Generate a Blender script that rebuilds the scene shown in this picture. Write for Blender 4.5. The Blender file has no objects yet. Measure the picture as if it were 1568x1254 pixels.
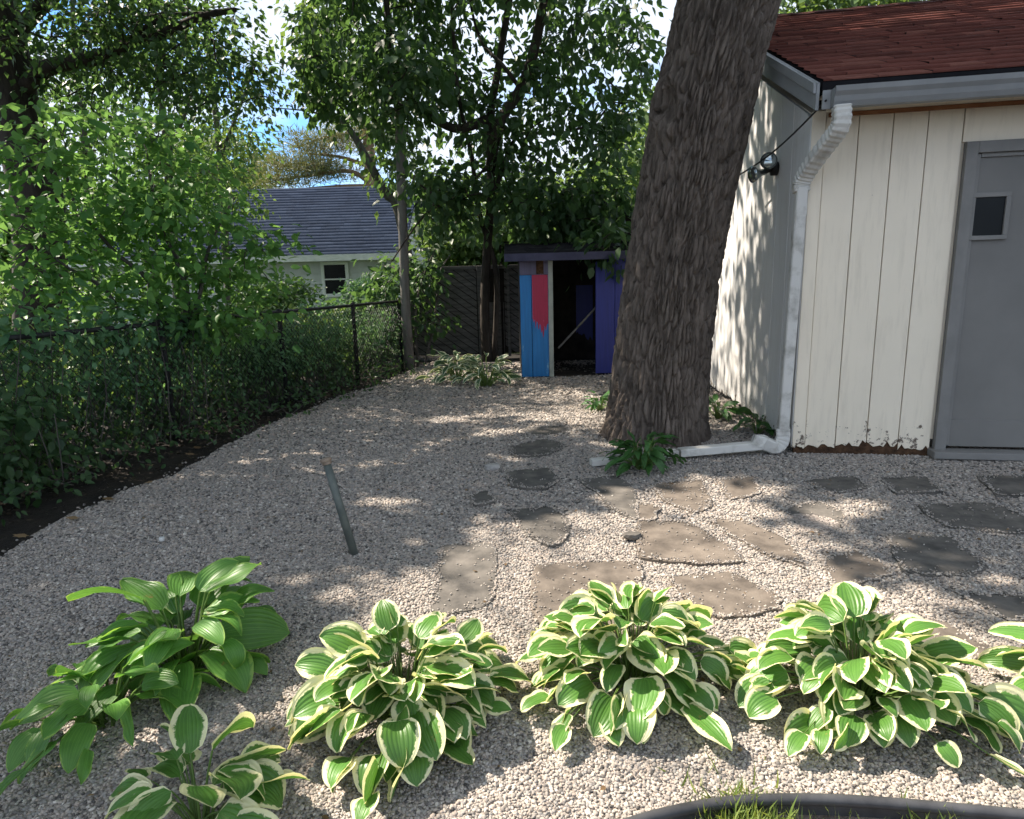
import bpy, math, random
import numpy as np
from mathutils import Vector, Matrix, kdtree
from mathutils import noise as mnoise

random.seed(7)
RNG = np.random.default_rng(7)
S = bpy.context.scene
COL = S.collection

# ------------------------------------------------------------------ camera
FPX, CX, CY, IMW = 1000.0, 784.0, 627.0, 1568.0
CAM_H = 1.40
PITCH, ROLL = math.radians(11.6), math.radians(1.5)
_F = Vector((0, math.cos(PITCH), -math.sin(PITCH)))
_U0 = Vector((0, math.sin(PITCH), math.cos(PITCH)))
_R0 = Vector((1, 0, 0))
CU = _U0 * math.cos(ROLL) + _R0 * math.sin(ROLL)
CR = _R0 * math.cos(ROLL) - _U0 * math.sin(ROLL)
EYE = Vector((0, 0, CAM_H))
cd = bpy.data.cameras.new('camera')
cd.sensor_width = 36.0
cd.lens = 36.0 * FPX / IMW
cd.clip_start, cd.clip_end = 0.05, 3000
cam = bpy.data.objects.new('camera', cd)
COL.objects.link(cam)
cam.matrix_world = Matrix(((CR.x, CU.x, -_F.x, EYE.x), (CR.y, CU.y, -_F.y, EYE.y),
                           (CR.z, CU.z, -_F.z, EYE.z), (0, 0, 0, 1)))
S.camera = cam

# ------------------------------------------------------------------ light
SUN_EL = math.radians(49)
SUN_AZ = math.radians(155)            # direction TO the sun in the ground plane, from +X counter-clockwise
TO_SUN = Vector((math.cos(SUN_AZ) * math.cos(SUN_EL), math.sin(SUN_AZ) * math.cos(SUN_EL), math.sin(SUN_EL)))
W = bpy.data.worlds.new('World')
S.world = W
W.use_nodes = True
nt = W.node_tree
nt.nodes.clear()
n_out = nt.nodes.new('ShaderNodeOutputWorld')
n_bg = nt.nodes.new('ShaderNodeBackground')
n_sky = nt.nodes.new('ShaderNodeTexSky')
n_sky.sky_type = 'NISHITA'
n_sky.sun_disc = False
n_sky.sun_elevation = SUN_EL
n_sky.sun_rotation = math.radians(90) - SUN_AZ
n_sky.air_density, n_sky.dust_density, n_sky.ozone_density = 1.0, 0.0, 3.0
n_tc = nt.nodes.new('ShaderNodeTexCoord')
n_mp = nt.nodes.new('ShaderNodeMapping')
n_mp.inputs['Scale'].default_value = (1.0, 1.0, 2.2)
n_mp.inputs['Location'].default_value = (0.5347, 0.1097, 0.4117)
n_nz = nt.nodes.new('ShaderNodeTexNoise')
n_nz.inputs['Scale'].default_value = 2.6
n_nz.inputs['Detail'].default_value = 8
n_nz.inputs['Roughness'].default_value = 0.55
n_cr = nt.nodes.new('ShaderNodeValToRGB')
n_cr.color_ramp.elements[0].position = 0.38
n_cr.color_ramp.elements[1].position = 0.47
n_mx = nt.nodes.new('ShaderNodeMixRGB')
n_mx.inputs['Color2'].default_value = (3.9, 4.35, 5.1, 1)
L = nt.links.new
L(n_tc.outputs['Generated'], n_mp.inputs['Vector'])
L(n_mp.outputs['Vector'], n_nz.inputs['Vector'])
L(n_nz.outputs['Fac'], n_cr.inputs['Fac'])
L(n_cr.outputs['Color'], n_mx.inputs['Fac'])
n_ti = nt.nodes.new('ShaderNodeMixRGB'); n_ti.blend_type = 'MULTIPLY'; n_ti.inputs['Fac'].default_value = 1.0
n_ti.inputs['Color2'].default_value = (0.55, 0.78, 1.0, 1)      # deeper blue than the raw model gives
L(n_sky.outputs['Color'], n_ti.inputs['Color1'])
L(n_ti.outputs['Color'], n_mx.inputs['Color1'])
L(n_mx.outputs['Color'], n_bg.inputs['Color'])
n_bg.inputs['Strength'].default_value = 0.10
L(n_bg.outputs['Background'], n_out.inputs['Surface'])

sd = bpy.data.lights.new('sun', 'SUN')
sd.energy = 5.0
sd.angle = math.radians(0.55)
sd.color = (1.0, 0.885, 0.76)
sun = bpy.data.objects.new('sun', sd)
COL.objects.link(sun)
sun.location = (-8, 6, 12)
sun.rotation_euler = TO_SUN.to_track_quat('Z', 'Y').to_euler()

vs = S.view_settings
vs.view_transform = 'Standard'
vs.look = 'None'
vs.gamma = 1.0
vs.use_curve_mapping = False
vs.exposure = 1.4
S.render.engine = 'CYCLES'
S.cycles.use_adaptive_sampling = True
S.cycles.adaptive_threshold = 0.02
S.cycles.max_bounces = 5
S.cycles.diffuse_bounces = 2
S.cycles.transmission_bounces = 4

# ------------------------------------------------------------------ helpers
def ray(x, y):
    return (_F * FPX + CR * (x - CX) - CU * (y - CY)).normalized()
def G(x, y, z=0.0):                      # photograph pixel -> point on the level plane z
    d = ray(x, y)
    return EYE + d * ((z - CAM_H) / d.z)
def D(x, y, Y):                          # photograph pixel -> point at ground distance Y
    d = ray(x, y)
    return EYE + d * (Y / d.y)
def V(*a): return Vector(a)

def tag(o, label=None, cat=None, group=None, kind=None):
    if label: o['label'] = label
    if cat: o['category'] = cat
    if group: o['group'] = group
    if kind: o['kind'] = kind
    return o
def empty(name, loc=(0, 0, 0)):
    o = bpy.data.objects.new(name, None)
    o.location = loc
    o.empty_display_size = 0.1
    COL.objects.link(o)
    return o
def link_mesh(name, me, mat=None, parent=None):
    if mat and not me.materials: me.materials.append(mat)
    o = bpy.data.objects.new(name, me)
    COL.objects.link(o)
    if parent is not None:
        o.parent = parent
        o.matrix_parent_inverse = Matrix.Translation(-parent_loc(parent))
    return o
def parent_loc(p):
    return Vector(p.location) if p.type == 'EMPTY' else Vector((0, 0, 0))

class MB:
    def __init__(s): s.v, s.f, s.uv = [], [], None
    def add(s, verts, faces):
        o = len(s.v)
        s.v += [tuple(p) for p in verts]
        s.f += [tuple(i + o for i in f) for f in faces]
        return s
    def box(s, c, ax, ay, az, hx, hy, hz):           # centre, unit axes, half sizes
        c, ax, ay, az = Vector(c), Vector(ax) * hx, Vector(ay) * hy, Vector(az) * hz
        vs_ = [c + ax * i + ay * j + az * k for k in (-1, 1) for j in (-1, 1) for i in (-1, 1)]
        return s.add(vs_, [(0, 2, 3, 1), (4, 5, 7, 6), (0, 1, 5, 4), (2, 6, 7, 3), (0, 4, 6, 2), (1, 3, 7, 5)])
    def bar(s, a, b, w, t, up=(0, 0, 1)):            # beam from a to b, width w along up x dir, thickness t along up
        a, b, up = Vector(a), Vector(b), Vector(up)
        d = (b - a); L_ = d.length; d.normalize()
        sd_ = d.cross(up).normalized(); u2 = sd_.cross(d).normalized()
        return s.box((a + b) / 2, d, sd_, u2, L_ / 2, w / 2, t / 2)
    def tube(s, pts, rad, n=8, cap=True):
        pts = [Vector(p) for p in pts]
        if not isinstance(rad, (list, tuple)): rad = [rad] * len(pts)
        o = len(s.v)
        prev = None
        for i, p in enumerate(pts):
            d = (pts[min(i + 1, len(pts) - 1)] - pts[max(i - 1, 0)]).normalized()
            if prev is None:
                x = d.orthogonal().normalized()
            else:
                x = (prev - d * prev.dot(d))
                x = x.normalized() if x.length > 1e-6 else d.orthogonal().normalized()
            prev = x
            y = d.cross(x)
            for k in range(n):
                a = 2 * math.pi * k / n
                s.v.append(tuple(p + (x * math.cos(a) + y * math.sin(a)) * rad[i]))
        for i in range(len(pts) - 1):
            for k in range(n):
                k2 = (k + 1) % n
                s.f.append((o + i * n + k, o + i * n + k2, o + (i + 1) * n + k2, o + (i + 1) * n + k))
        if cap:
            s.f.append(tuple(o + k for k in range(n))[::-1])
            s.f.append(tuple(o + (len(pts) - 1) * n + k for k in range(n)))
        return s
    def prism(s, poly, ext):                          # closed polygon (3D points) extruded along ext
        n = len(poly); ext = Vector(ext)
        p = [Vector(q) for q in poly]
        return s.add(p + [q + ext for q in p],
                     [tuple(range(n))[::-1], tuple(range(n, 2 * n))] +
                     [(i, (i + 1) % n, n + (i + 1) % n, n + i) for i in range(n)])
    def build(s, name, mat=None, parent=None, smooth=False, bevel=0):
        me = bpy.data.meshes.new(name)
        me.from_pydata(s.v, [], s.f)
        if smooth: me.polygons.foreach_set('use_smooth', [True] * len(me.polygons))
        me.update()
        o = link_mesh(name, me, mat, parent)
        if bevel:
            b = o.modifiers.new('bevel', 'BEVEL'); b.width = bevel; b.segments = 2; b.limit_method = 'ANGLE'
        return o

def np_mesh(name, verts, faces, mat=None, parent=None, rnd=None, smooth=False, uv=None):
    """verts (N,3), faces (M,k) numpy; rnd: per-vertex float attribute"""
    me = bpy.data.meshes.new(name)
    M, k = faces.shape
    me.vertices.add(len(verts)); me.vertices.foreach_set('co', np.ascontiguousarray(verts, dtype=np.float32).ravel())
    me.loops.add(M * k); me.loops.foreach_set('vertex_index', np.ascontiguousarray(faces, dtype=np.int32).ravel())
    me.polygons.add(M)
    me.polygons.foreach_set('loop_start', np.arange(0, M * k, k, dtype=np.int32))
    me.polygons.foreach_set('loop_total', np.full(M, k, dtype=np.int32))
    if smooth: me.polygons.foreach_set('use_smooth', np.ones(M, dtype=bool))
    me.update(calc_edges=True)
    if rnd is not None:
        at = me.attributes.new('rnd', 'FLOAT', 'POINT')
        at.data.foreach_set('value', np.ascontiguousarray(rnd, dtype=np.float32))
    if uv is not None:
        ul = me.uv_layers.new(name='UVMap')
        ul.data.foreach_set('uv', np.ascontiguousarray(uv[faces.ravel()], dtype=np.float32).ravel())
    me.validate()
    return link_mesh(name, me, mat, parent)

# ------------------------------------------------------------------ materials
def new_mat(name):
    m = bpy.data.materials.new(name)
    m.use_nodes = True
    t = m.node_tree
    b = t.nodes['Principled BSDF']
    return m, t, b
def ramp(t, stops, fac):
    r = t.nodes.new('ShaderNodeValToRGB')
    e = r.color_ramp.elements
    while len(e) < len(stops): e.new(0.5)
    for i, (p, c) in enumerate(stops):
        e[i].position = p
        e[i].color = (c[0], c[1], c[2], 1) if not isinstance(c, (int, float)) else (c, c, c, 1)
    t.links.new(fac, r.inputs['Fac'])
    return r.outputs['Color']
def noise(t, scale, detail=4, rough=0.55, coord='Object', stretch=None, dist=0.0):
    tc = t.nodes.new('ShaderNodeTexCoord')
    n = t.nodes.new('ShaderNodeTexNoise')
    n.inputs['Scale'].default_value = scale
    n.inputs['Detail'].default_value = detail
    n.inputs['Roughness'].default_value = rough
    n.inputs['Distortion'].default_value = dist
    if stretch:
        mp = t.nodes.new('ShaderNodeMapping')
        mp.inputs['Scale'].default_value = stretch
        t.links.new(tc.outputs[coord], mp.inputs['Vector'])
        t.links.new(mp.outputs['Vector'], n.inputs['Vector'])
    else:
        t.links.new(tc.outputs[coord], n.inputs['Vector'])
    return n.outputs['Fac']
def mix(t, fac, a, b, mode='MIX'):
    m = t.nodes.new('ShaderNodeMixRGB'); m.blend_type = mode
    for s_, v in ((m.inputs['Fac'], fac), (m.inputs['Color1'], a), (m.inputs['Color2'], b)):
        if isinstance(v, (int, float)): s_.default_value = v
        elif isinstance(v, tuple): s_.default_value = (v[0], v[1], v[2], 1)
        else: t.links.new(v, s_)
    return m.outputs['Color']
def mth(t, op, a, b=0.0):
    m = t.nodes.new('ShaderNodeMath'); m.operation = op
    for i, v in enumerate((a, b)):
        if isinstance(v, (int, float)): m.inputs[i].default_value = v
        else: t.links.new(v, m.inputs[i])
    return m.outputs[0]
def bump(t, b, height, strength=0.5, dist=0.01):
    n = t.nodes.new('ShaderNodeBump')
    n.inputs['Strength'].default_value = strength
    n.inputs['Distance'].default_value = dist
    t.links.new(height, n.inputs['Height'])
    t.links.new(n.outputs['Normal'], b.inputs['Normal'])
def surf(name, c1, c2, scale=6, rough=0.8, stretch=None, bs=0.3, bd=0.01, bscale=None, spec=0.3, metal=0.0, lo=0.3, hi=0.7):
    m, t, b = new_mat(name)
    f = noise(t, scale, 6, 0.6, stretch=stretch)
    t.links.new(ramp(t, [(lo, c1), (hi, c2)], f), b.inputs['Base Color'])
    b.inputs['Roughness'].default_value = rough
    b.inputs['Specular IOR Level'].default_value = spec
    b.inputs['Metallic'].default_value = metal
    if bs: bump(t, b, noise(t, bscale or scale * 5, 5, 0.6, stretch=stretch), bs, bd)
    return m
def sep_z(t, geo=True):
    g = t.nodes.new('ShaderNodeNewGeometry')
    s_ = t.nodes.new('ShaderNodeSeparateXYZ')
    t.links.new(g.outputs['Position'], s_.inputs[0])
    return s_.outputs['Z']

def leaf_mat(name, dark, light, transl=0.35, rough=0.45, tcol=None, gloss=0.35):
    m, t, b = new_mat(name)
    a = t.nodes.new('ShaderNodeAttribute'); a.attribute_name = 'rnd'
    mid = tuple((dark[i] + light[i]) / 2 for i in range(3))
    c = ramp(t, [(0.0, dark), (0.55, mid), (1.0, light)], a.outputs['Fac'])
    c = mix(t, 0.35, c, ramp(t, [(0.3, 0.55), (0.7, 1.25)], noise(t, 1.3, 3)), 'MULTIPLY')
    t.links.new(c, b.inputs['Base Color'])
    b.inputs['Roughness'].default_value = rough
    b.inputs['Specular IOR Level'].default_value = gloss
    tr = t.nodes.new('ShaderNodeBsdfTranslucent')
    tc = tcol or (min(1, light[0] * 2.0), min(1, light[1] * 1.9), light[2] * 0.9)
    t.links.new(mix(t, 0.6, c, tc), tr.inputs['Color'])
    ms = t.nodes.new('ShaderNodeMixShader')
    ms.inputs['Fac'].default_value = transl
    t.links.new(b.outputs[0], ms.inputs[1]); t.links.new(tr.outputs[0], ms.inputs[2])
    t.links.new(ms.outputs[0], t.nodes['Material Output'].inputs['Surface'])
    return m

def pebble_mat():
    m, t, b = new_mat('pebble_stone')
    oi = t.nodes.new('ShaderNodeObjectInfo')
    c = ramp(t, [(0.0, (0.07, 0.066, 0.062)), (0.15, (0.20, 0.182, 0.165)), (0.35, (0.34, 0.303, 0.265)), (0.55, (0.26, 0.25, 0.235)),
                 (0.72, (0.43, 0.387, 0.335)), (0.9, (0.36, 0.298, 0.25)), (1.0, (0.58, 0.54, 0.48))], oi.outputs['Random'])
    c = mix(t, 0.3, c, ramp(t, [(0.3, 0.6), (0.7, 1.2)], noise(t, 2.0, 3)), 'MULTIPLY')
    t.links.new(c, b.inputs['Base Color'])
    b.inputs['Roughness'].default_value = 0.8
    b.inputs['Specular IOR Level'].default_value = 0.25
    return m
def gravel_mat():
    m, t, b = new_mat('gravel_bed_fines')
    tc = t.nodes.new('ShaderNodeTexCoord')
    vo = t.nodes.new('ShaderNodeTexVoronoi'); vo.inputs['Scale'].default_value = 85
    t.links.new(tc.outputs['Object'], vo.inputs['Vector'])
    sx = t.nodes.new('ShaderNodeSeparateColor'); t.links.new(vo.outputs['Color'], sx.inputs[0])
    c = ramp(t, [(0.0, (0.13, 0.115, 0.105)), (0.3, (0.33, 0.28, 0.24)), (0.6, (0.42, 0.365, 0.32)), (1.0, (0.56, 0.49, 0.43))], sx.outputs[0])
    c = mix(t, 0.4, c, ramp(t, [(0.3, 0.55), (0.7, 1.15)], noise(t, 1.6, 5)), 'MULTIPLY')
    t.links.new(c, b.inputs['Base Color'])
    b.inputs['Roughness'].default_value = 0.9
    bump(t, b, ramp(t, [(0.0, 1.0), (0.7, 0.0)], vo.outputs['Distance']), 0.9, 0.012)
    return m

M = {}
M['pebble'] = pebble_mat()
M['gravel'] = gravel_mat()
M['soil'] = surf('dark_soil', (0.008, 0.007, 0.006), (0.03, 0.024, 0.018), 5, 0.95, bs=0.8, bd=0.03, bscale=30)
M['mulch'] = surf('bare_soil', (0.10, 0.08, 0.065), (0.22, 0.18, 0.15), 14, 0.95, bs=0.8, bd=0.02, bscale=60)
M['lawn'] = surf('far_lawn', (0.03, 0.06, 0.015), (0.07, 0.11, 0.03), 2, 0.9, bs=0.5, bd=0.03, bscale=30)
M['flag'] = surf('flagstone_rock', (0.065, 0.055, 0.046), (0.20, 0.17, 0.14), 6, 0.85, bs=0.5, bd=0.008, bscale=22)
M['flag_grey'] = surf('grey_flagstone_rock', (0.052, 0.05, 0.046), (0.17, 0.155, 0.136), 7, 0.85, bs=0.5, bd=0.008, bscale=25)
M['rock'] = surf('pale_rock', (0.25, 0.24, 0.23), (0.45, 0.43, 0.40), 20, 0.85, bs=0.5, bd=0.005)
M['steel'] = surf('galvanised_steel', (0.075, 0.09, 0.085), (0.14, 0.155, 0.14), 12, 0.55, metal=0.25, bs=0.1, bd=0.002)
M['brass'] = surf('tarnished_cap', (0.17, 0.13, 0.10), (0.32, 0.25, 0.19), 40, 0.6, metal=0.2, bs=0.2, bd=0.002)
M['blackmetal'] = surf('dark_coated_metal', (0.010, 0.011, 0.012), (0.028, 0.028, 0.028), 12, 0.6, bs=0.1, bd=0.002)
M['wire'] = surf('weathered_wire', (0.015, 0.017, 0.018), (0.05, 0.055, 0.055), 20, 0.55, metal=0.3, bs=0)
M['greypaint'] = surf('grey_painted_trim', (0.175, 0.17, 0.16), (0.235, 0.228, 0.215), 4, 0.6, bs=0.12, bd=0.003)
M['greydoor'] = surf('grey_painted_door', (0.155, 0.15, 0.14), (0.20, 0.193, 0.18), 1.5, 0.55, bs=0.06, bd=0.002)
M['gutter'] = surf('gutter_enamel', (0.22, 0.23, 0.235), (0.30, 0.31, 0.315), 3, 0.45, bs=0.1, bd=0.003)
M['blackplastic'] = surf('black_plastic_edging', (0.028, 0.029, 0.032), (0.075, 0.077, 0.082), 8, 0.5, bs=0.2, bd=0.003)
M['oldwood'] = surf('grey_weathered_wood', (0.06, 0.06, 0.058), (0.16, 0.155, 0.145), 4, 0.9, stretch=(1, 1, 6), bs=0.5, bd=0.006)
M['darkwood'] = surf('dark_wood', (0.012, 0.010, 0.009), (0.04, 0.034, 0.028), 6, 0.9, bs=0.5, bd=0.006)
M['rot'] = surf('rotten_wood', (0.03, 0.016, 0.009), (0.12, 0.065, 0.035), 25, 0.95, bs=0.9, bd=0.01)
M['rust'] = surf('rust_brown_strip', (0.22, 0.085, 0.035), (0.32, 0.15, 0.07), 9, 0.8, bs=0.2)
M['polewood'] = surf('weathered_pole_wood', (0.09, 0.086, 0.08), (0.21, 0.20, 0.18), 3, 0.9, stretch=(4, 4, 0.6), bs=0.6, bd=0.01)
M['glass'] = surf('dark_glass', (0.008, 0.009, 0.010), (0.016, 0.017, 0.018), 2, 0.25, bs=0, spec=0.12)
M['lens'] = surf('lamp_lens', (0.30, 0.34, 0.34), (0.45, 0.5, 0.5), 6, 0.12, metal=0.75, bs=0, spec=0.6)
M['whitetrim'] = surf('white_trim', (0.52, 0.53, 0.52), (0.66, 0.66, 0.64), 5, 0.6, bs=0.1)
M['bark'] = surf('oak_bark', (0.066, 0.053, 0.043), (0.20, 0.163, 0.134), 14, 0.95, stretch=(1, 1, 0.3), bs=1.0, bd=0.02, bscale=55)
M['bark_dark'] = surf('dark_bark', (0.018, 0.015, 0.012), (0.065, 0.055, 0.045), 8, 0.95, stretch=(1, 1, 0.3), bs=0.9, bd=0.015, bscale=30)
M['bark_grey'] = surf('grey_bark', (0.05, 0.045, 0.04), (0.13, 0.12, 0.105), 8, 0.95, stretch=(1, 1, 0.3), bs=0.7, bd=0.01, bscale=35)
M['bark_pine'] = surf('pine_bark', (0.14, 0.09, 0.055), (0.28, 0.19, 0.12), 3, 0.95, stretch=(1, 1, 0.3), bs=0.7, bd=0.02)

M['lf_mid'] = leaf_mat('leaf_mid_green', (0.032, 0.075, 0.028), (0.10, 0.19, 0.055), 0.42)
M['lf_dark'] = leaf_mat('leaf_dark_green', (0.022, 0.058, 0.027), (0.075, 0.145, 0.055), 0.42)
M['lf_bright'] = leaf_mat('leaf_bright_green', (0.05, 0.15, 0.04), (0.18, 0.38, 0.085), 0.45, tcol=(0.24, 0.42, 0.09))
M['lf_back'] = leaf_mat('leaf_background_green', (0.05, 0.095, 0.03), (0.12, 0.19, 0.06), 0.4)
M['lf_vine'] = leaf_mat('leaf_vine_green', (0.045, 0.125, 0.06), (0.14, 0.27, 0.13), 0.4)
M['needle'] = leaf_mat('pine_needles', (0.08, 0.105, 0.05), (0.17, 0.18, 0.09), 0.25)
M['grass'] = leaf_mat('grass_blades', (0.08, 0.15, 0.03), (0.24, 0.30, 0.09), 0.35)

def paint_mat(name, col, dirt, chip, board=True):
    """off-white siding paint: faint vertical wear, grime and bare wood flaking near the foot"""
    m, t, b = new_mat(name)
    base = mix(t, noise(t, 2.0, 5), tuple(c * 0.90 for c in col), tuple(min(1, c * 1.06) for c in col))
    streak = ramp(t, [(0.50, 0.0), (0.78, 0.38)], noise(t, 7, 6, 0.65, stretch=(3, 3, 0.35)))
    base = mix(t, streak, base, dirt)
    z = sep_z(t)
    low = ramp(t, [(0.0, 1.0), (0.30, 0.25), (0.62, 0.0)], mth(t, 'MULTIPLY', z, 1.0))
    ch = mth(t, 'ADD', mth(t, 'MULTIPLY', low, 0.22), noise(t, 13, 8, 0.72))
    base = mix(t, ramp(t, [(0.72, 0.0), (0.76, 1.0)], ch), base, chip)
    t.links.new(base, b.inputs['Base Color'])
    b.inputs['Roughness'].default_value = 0.62
    bump(t, b, noise(t, 40, 5, 0.6, stretch=(1, 1, 0.2)), 0.12, 0.004)
    return m
M['siding'] = paint_mat('cream_siding_paint', (0.83, 0.735, 0.585), (0.50, 0.43, 0.33), (0.13, 0.095, 0.07))
M['siding_white'] = paint_mat('white_siding_paint', (0.66, 0.66, 0.64), (0.42, 0.39, 0.33), (0.15, 0.12, 0.09))

def shingle_mat(name, c1, c2, c3, sc=9):
    m, t, b = new_mat(name)
    a = t.nodes.new('ShaderNodeAttribute'); a.attribute_name = 'rnd'
    c = ramp(t, [(0.0, c1), (0.6, c2), (1.0, c3)], a.outputs['Fac'])
    c = mix(t, 0.6, c, ramp(t, [(0.25, 0.55), (0.75, 1.3)], noise(t, sc, 6, 0.7)), 'MULTIPLY')
    t.links.new(c, b.inputs['Base Color'])
    b.inputs['Roughness'].default_value = 0.92
    b.inputs['Specular IOR Level'].default_value = 0.08
    bump(t, b, noise(t, 160, 3), 0.5, 0.004)
    return m
M['sh_red'] = shingle_mat('red_shingle_grit', (0.075, 0.030, 0.024), (0.135, 0.048, 0.037), (0.19, 0.080, 0.060))
M['sh_blue'] = shingle_mat('blue_grey_shingle_grit', (0.026, 0.037, 0.062), (0.035, 0.049, 0.080), (0.046, 0.062, 0.098), 3)
M['sh_dark'] = shingle_mat('dark_shingle_grit', (0.014, 0.014, 0.016), (0.03, 0.03, 0.033), (0.05, 0.048, 0.048))

def streak_paint(name, col, under, amount, sc=3.0):
    m, t, b = new_mat(name)
    n = noise(t, sc, 7, 0.7, stretch=(5, 5, 0.55))
    n2 = noise(t, sc * 2, 5, 0.6, stretch=(6, 6, 0.4))
    c = mix(t, n2, tuple(x * 0.6 for x in col), tuple(min(1, x * 1.35) for x in col))
    c = mix(t, ramp(t, [(amount, 0.0), (amount + 0.06, 1.0)], n), c, under)
    t.links.new(c, b.inputs['Base Color'])
    b.inputs['Roughness'].default_value = 0.45
    bump(t, b, n2, 0.25, 0.006)
    return m
M['blue'] = streak_paint('streaky_blue_paint', (0.006, 0.17, 0.46), (0.28, 0.52, 0.62), 0.63)
M['red'] = streak_paint('crimson_paint', (0.36, 0.010, 0.055), (0.60, 0.20, 0.32), 0.62, 5)
M['purple'] = streak_paint('violet_blue_paint', (0.018, 0.028, 0.20), (0.035, 0.045, 0.24), 0.66)
M['purplegrey'] = streak_paint('faded_purple_paint', (0.10, 0.09, 0.16), (0.16, 0.15, 0.22), 0.7)
M['palegreen'] = surf('pale_trim_paint', (0.26, 0.29, 0.26), (0.42, 0.45, 0.40), 6, 0.7, bs=0.2)

# ------------------------------------------------------------------ where the sun reaches the ground
def inpoly(x, y, P):
    c = np.zeros(np.shape(x), bool)
    n = len(P)
    for i in range(n):
        x1, y1 = P[i]; x2, y2 = P[(i + 1) % n]
        if y1 == y2: continue
        c ^= ((y1 > y) != (y2 > y)) & (x < (x2 - x1) * (y - y1) / (y2 - y1) + x1)
    return c
def gp(lst): return [tuple(G(x, y).xy) for x, y in lst]
CLEAR = [gp([(520, 905), (640, 850), (760, 800), (870, 775), (960, 745), (1060, 725), (1160, 738), (1200, 790), (1260, 860),
             (1345, 880), (1440, 935), (1640, 1010), (1900, 1500), (560, 1500), (420, 1130), (500, 1000)])]
SPOTS = []
for (x, y, rx, ry) in [(590, 775, 60, 12), (700, 640, 40, 5), (760, 665, 60, 7), (890, 605, 40, 4), (1330, 785, 75, 15),
                       (1180, 745, 55, 10), (470, 890, 55, 12), (540, 925, 60, 20), (130, 1165, 110, 25), (620, 820, 50, 10),
                       (380, 1080, 40, 10), (820, 700, 50, 6), (420, 700, 40, 4), (850, 640, 40, 5), (1210, 775, 60, 10)]:
    p = G(x, y); q = G(x + rx, y); r_ = G(x, y - ry)
    SPOTS.append((p.x, p.y, abs(q.x - p.x), abs(r_.y - p.y) * 1.0))
_h = G(285, 1025)
WINDOWS = [(2.4, -3.9, 6.2, 1.5, 0.8, .95), (1.6, -3.9, 6.2, 1.5, 0.8, .6), (1.0, 2.45, 6.6, .8, 1.5, .25), (2.2, 2.5, 6.6, .8, 1.5, .75), (3.35, 4.0, 6.3, 1.3, .22, .95), (3.9, 5.2, 7.3, 1.0, .2, .95), (3.6, 3.2, 6.9, .7, .15, .95), (0.28, _h.x, _h.y, .34, .30, .9), (0.18, _h.x - .3, _h.y - .15, .35, .22, .8)]
def keep_mask(P, rng):
    """crown gaps: leave out leaves whose shadow would land where the yard is sunny"""
    k = P[:, 2] / TO_SUN.z
    gx = P[:, 0] - TO_SUN.x * k; gy = P[:, 1] - TO_SUN.y * k
    wx = gx + 0.10 * np.sin(gy * 9.0 + 1.3) + 0.06 * np.sin(gx * 17 + gy * 11)
    wy = gy + 0.09 * np.sin(gx * 8.0) + 0.05 * np.sin(gx * 13 - gy * 19)
    drop = np.zeros(len(P), bool)
    for poly in CLEAR: drop |= inpoly(wx, wy, poly)
    for (x, y, a, b) in SPOTS: drop |= ((wx - x) / a) ** 2 + ((wy - y) / b) ** 2 < 1
    for (zp, x, y, a, b, pr) in WINDOWS:
        k = (P[:, 2] - zp) / TO_SUN.z
        hx = P[:, 0] - TO_SUN.x * k; hy = P[:, 1] - TO_SUN.y * k
        drop |= (k > 0.9) & (((hx - x) / a) ** 2 + ((hy - y) / b) ** 2 < 1) & (rng.random(len(P)) < pr)
    return ~drop

# ------------------------------------------------------------------ foliage
def tmpl_kite():
    v = np.array([[0, 0, 0], [0.42, 0.30, 0.06], [1, 0, -0.08], [0.42, -0.30, 0.06]])
    f = np.array([[0, 2, 1], [0, 3, 2]])
    return v, f
def tmpl_ovate():
    v = np.array([[0, 0, 0], [0.25, 0.24, 0.05], [0.6, 0.24, 0.02], [1, 0, -0.14], [0.6, -0.24, 0.02], [0.25, -0.24, 0.05], [0.45, 0, -0.02]])
    f = np.array([[6, 0, 1], [6, 1, 2], [6, 2, 3], [6, 3, 4], [6, 4, 5], [6, 5, 0]])[:, ::-1]
    return v, f
def tmpl_lobed():
    a = np.array([[0.0, 0.0], [0.10, 0.22], [0.02, 0.44], [0.30, 0.36], [0.42, 0.58], [0.56, 0.30], [0.72, 0.26], [1.0, 0.0],
                  [0.72, -0.26], [0.56, -0.30], [0.42, -0.58], [0.30, -0.36], [0.02, -0.44], [0.10, -0.22]])
    v = np.array([[x, y, 0.10 * abs(y) - 0.10 * x * x] for x, y in a] + [[0.42, 0, 0.0]])
    n = len(a)
    f = np.array([[n, (i + 1) % n, i] for i in range(n)])
    return v, f
def tmpl_needle():
    v = np.array([[0, 0, 0], [0.5, 0.045, 0.02], [1, 0, 0], [0.5, -0.045, 0.02]])
    return v, np.array([[0, 2, 1], [0, 3, 2]])
KITE, OVATE, LOBED, NEEDLE = tmpl_kite(), tmpl_ovate(), tmpl_lobed(), tmpl_needle()

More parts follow.
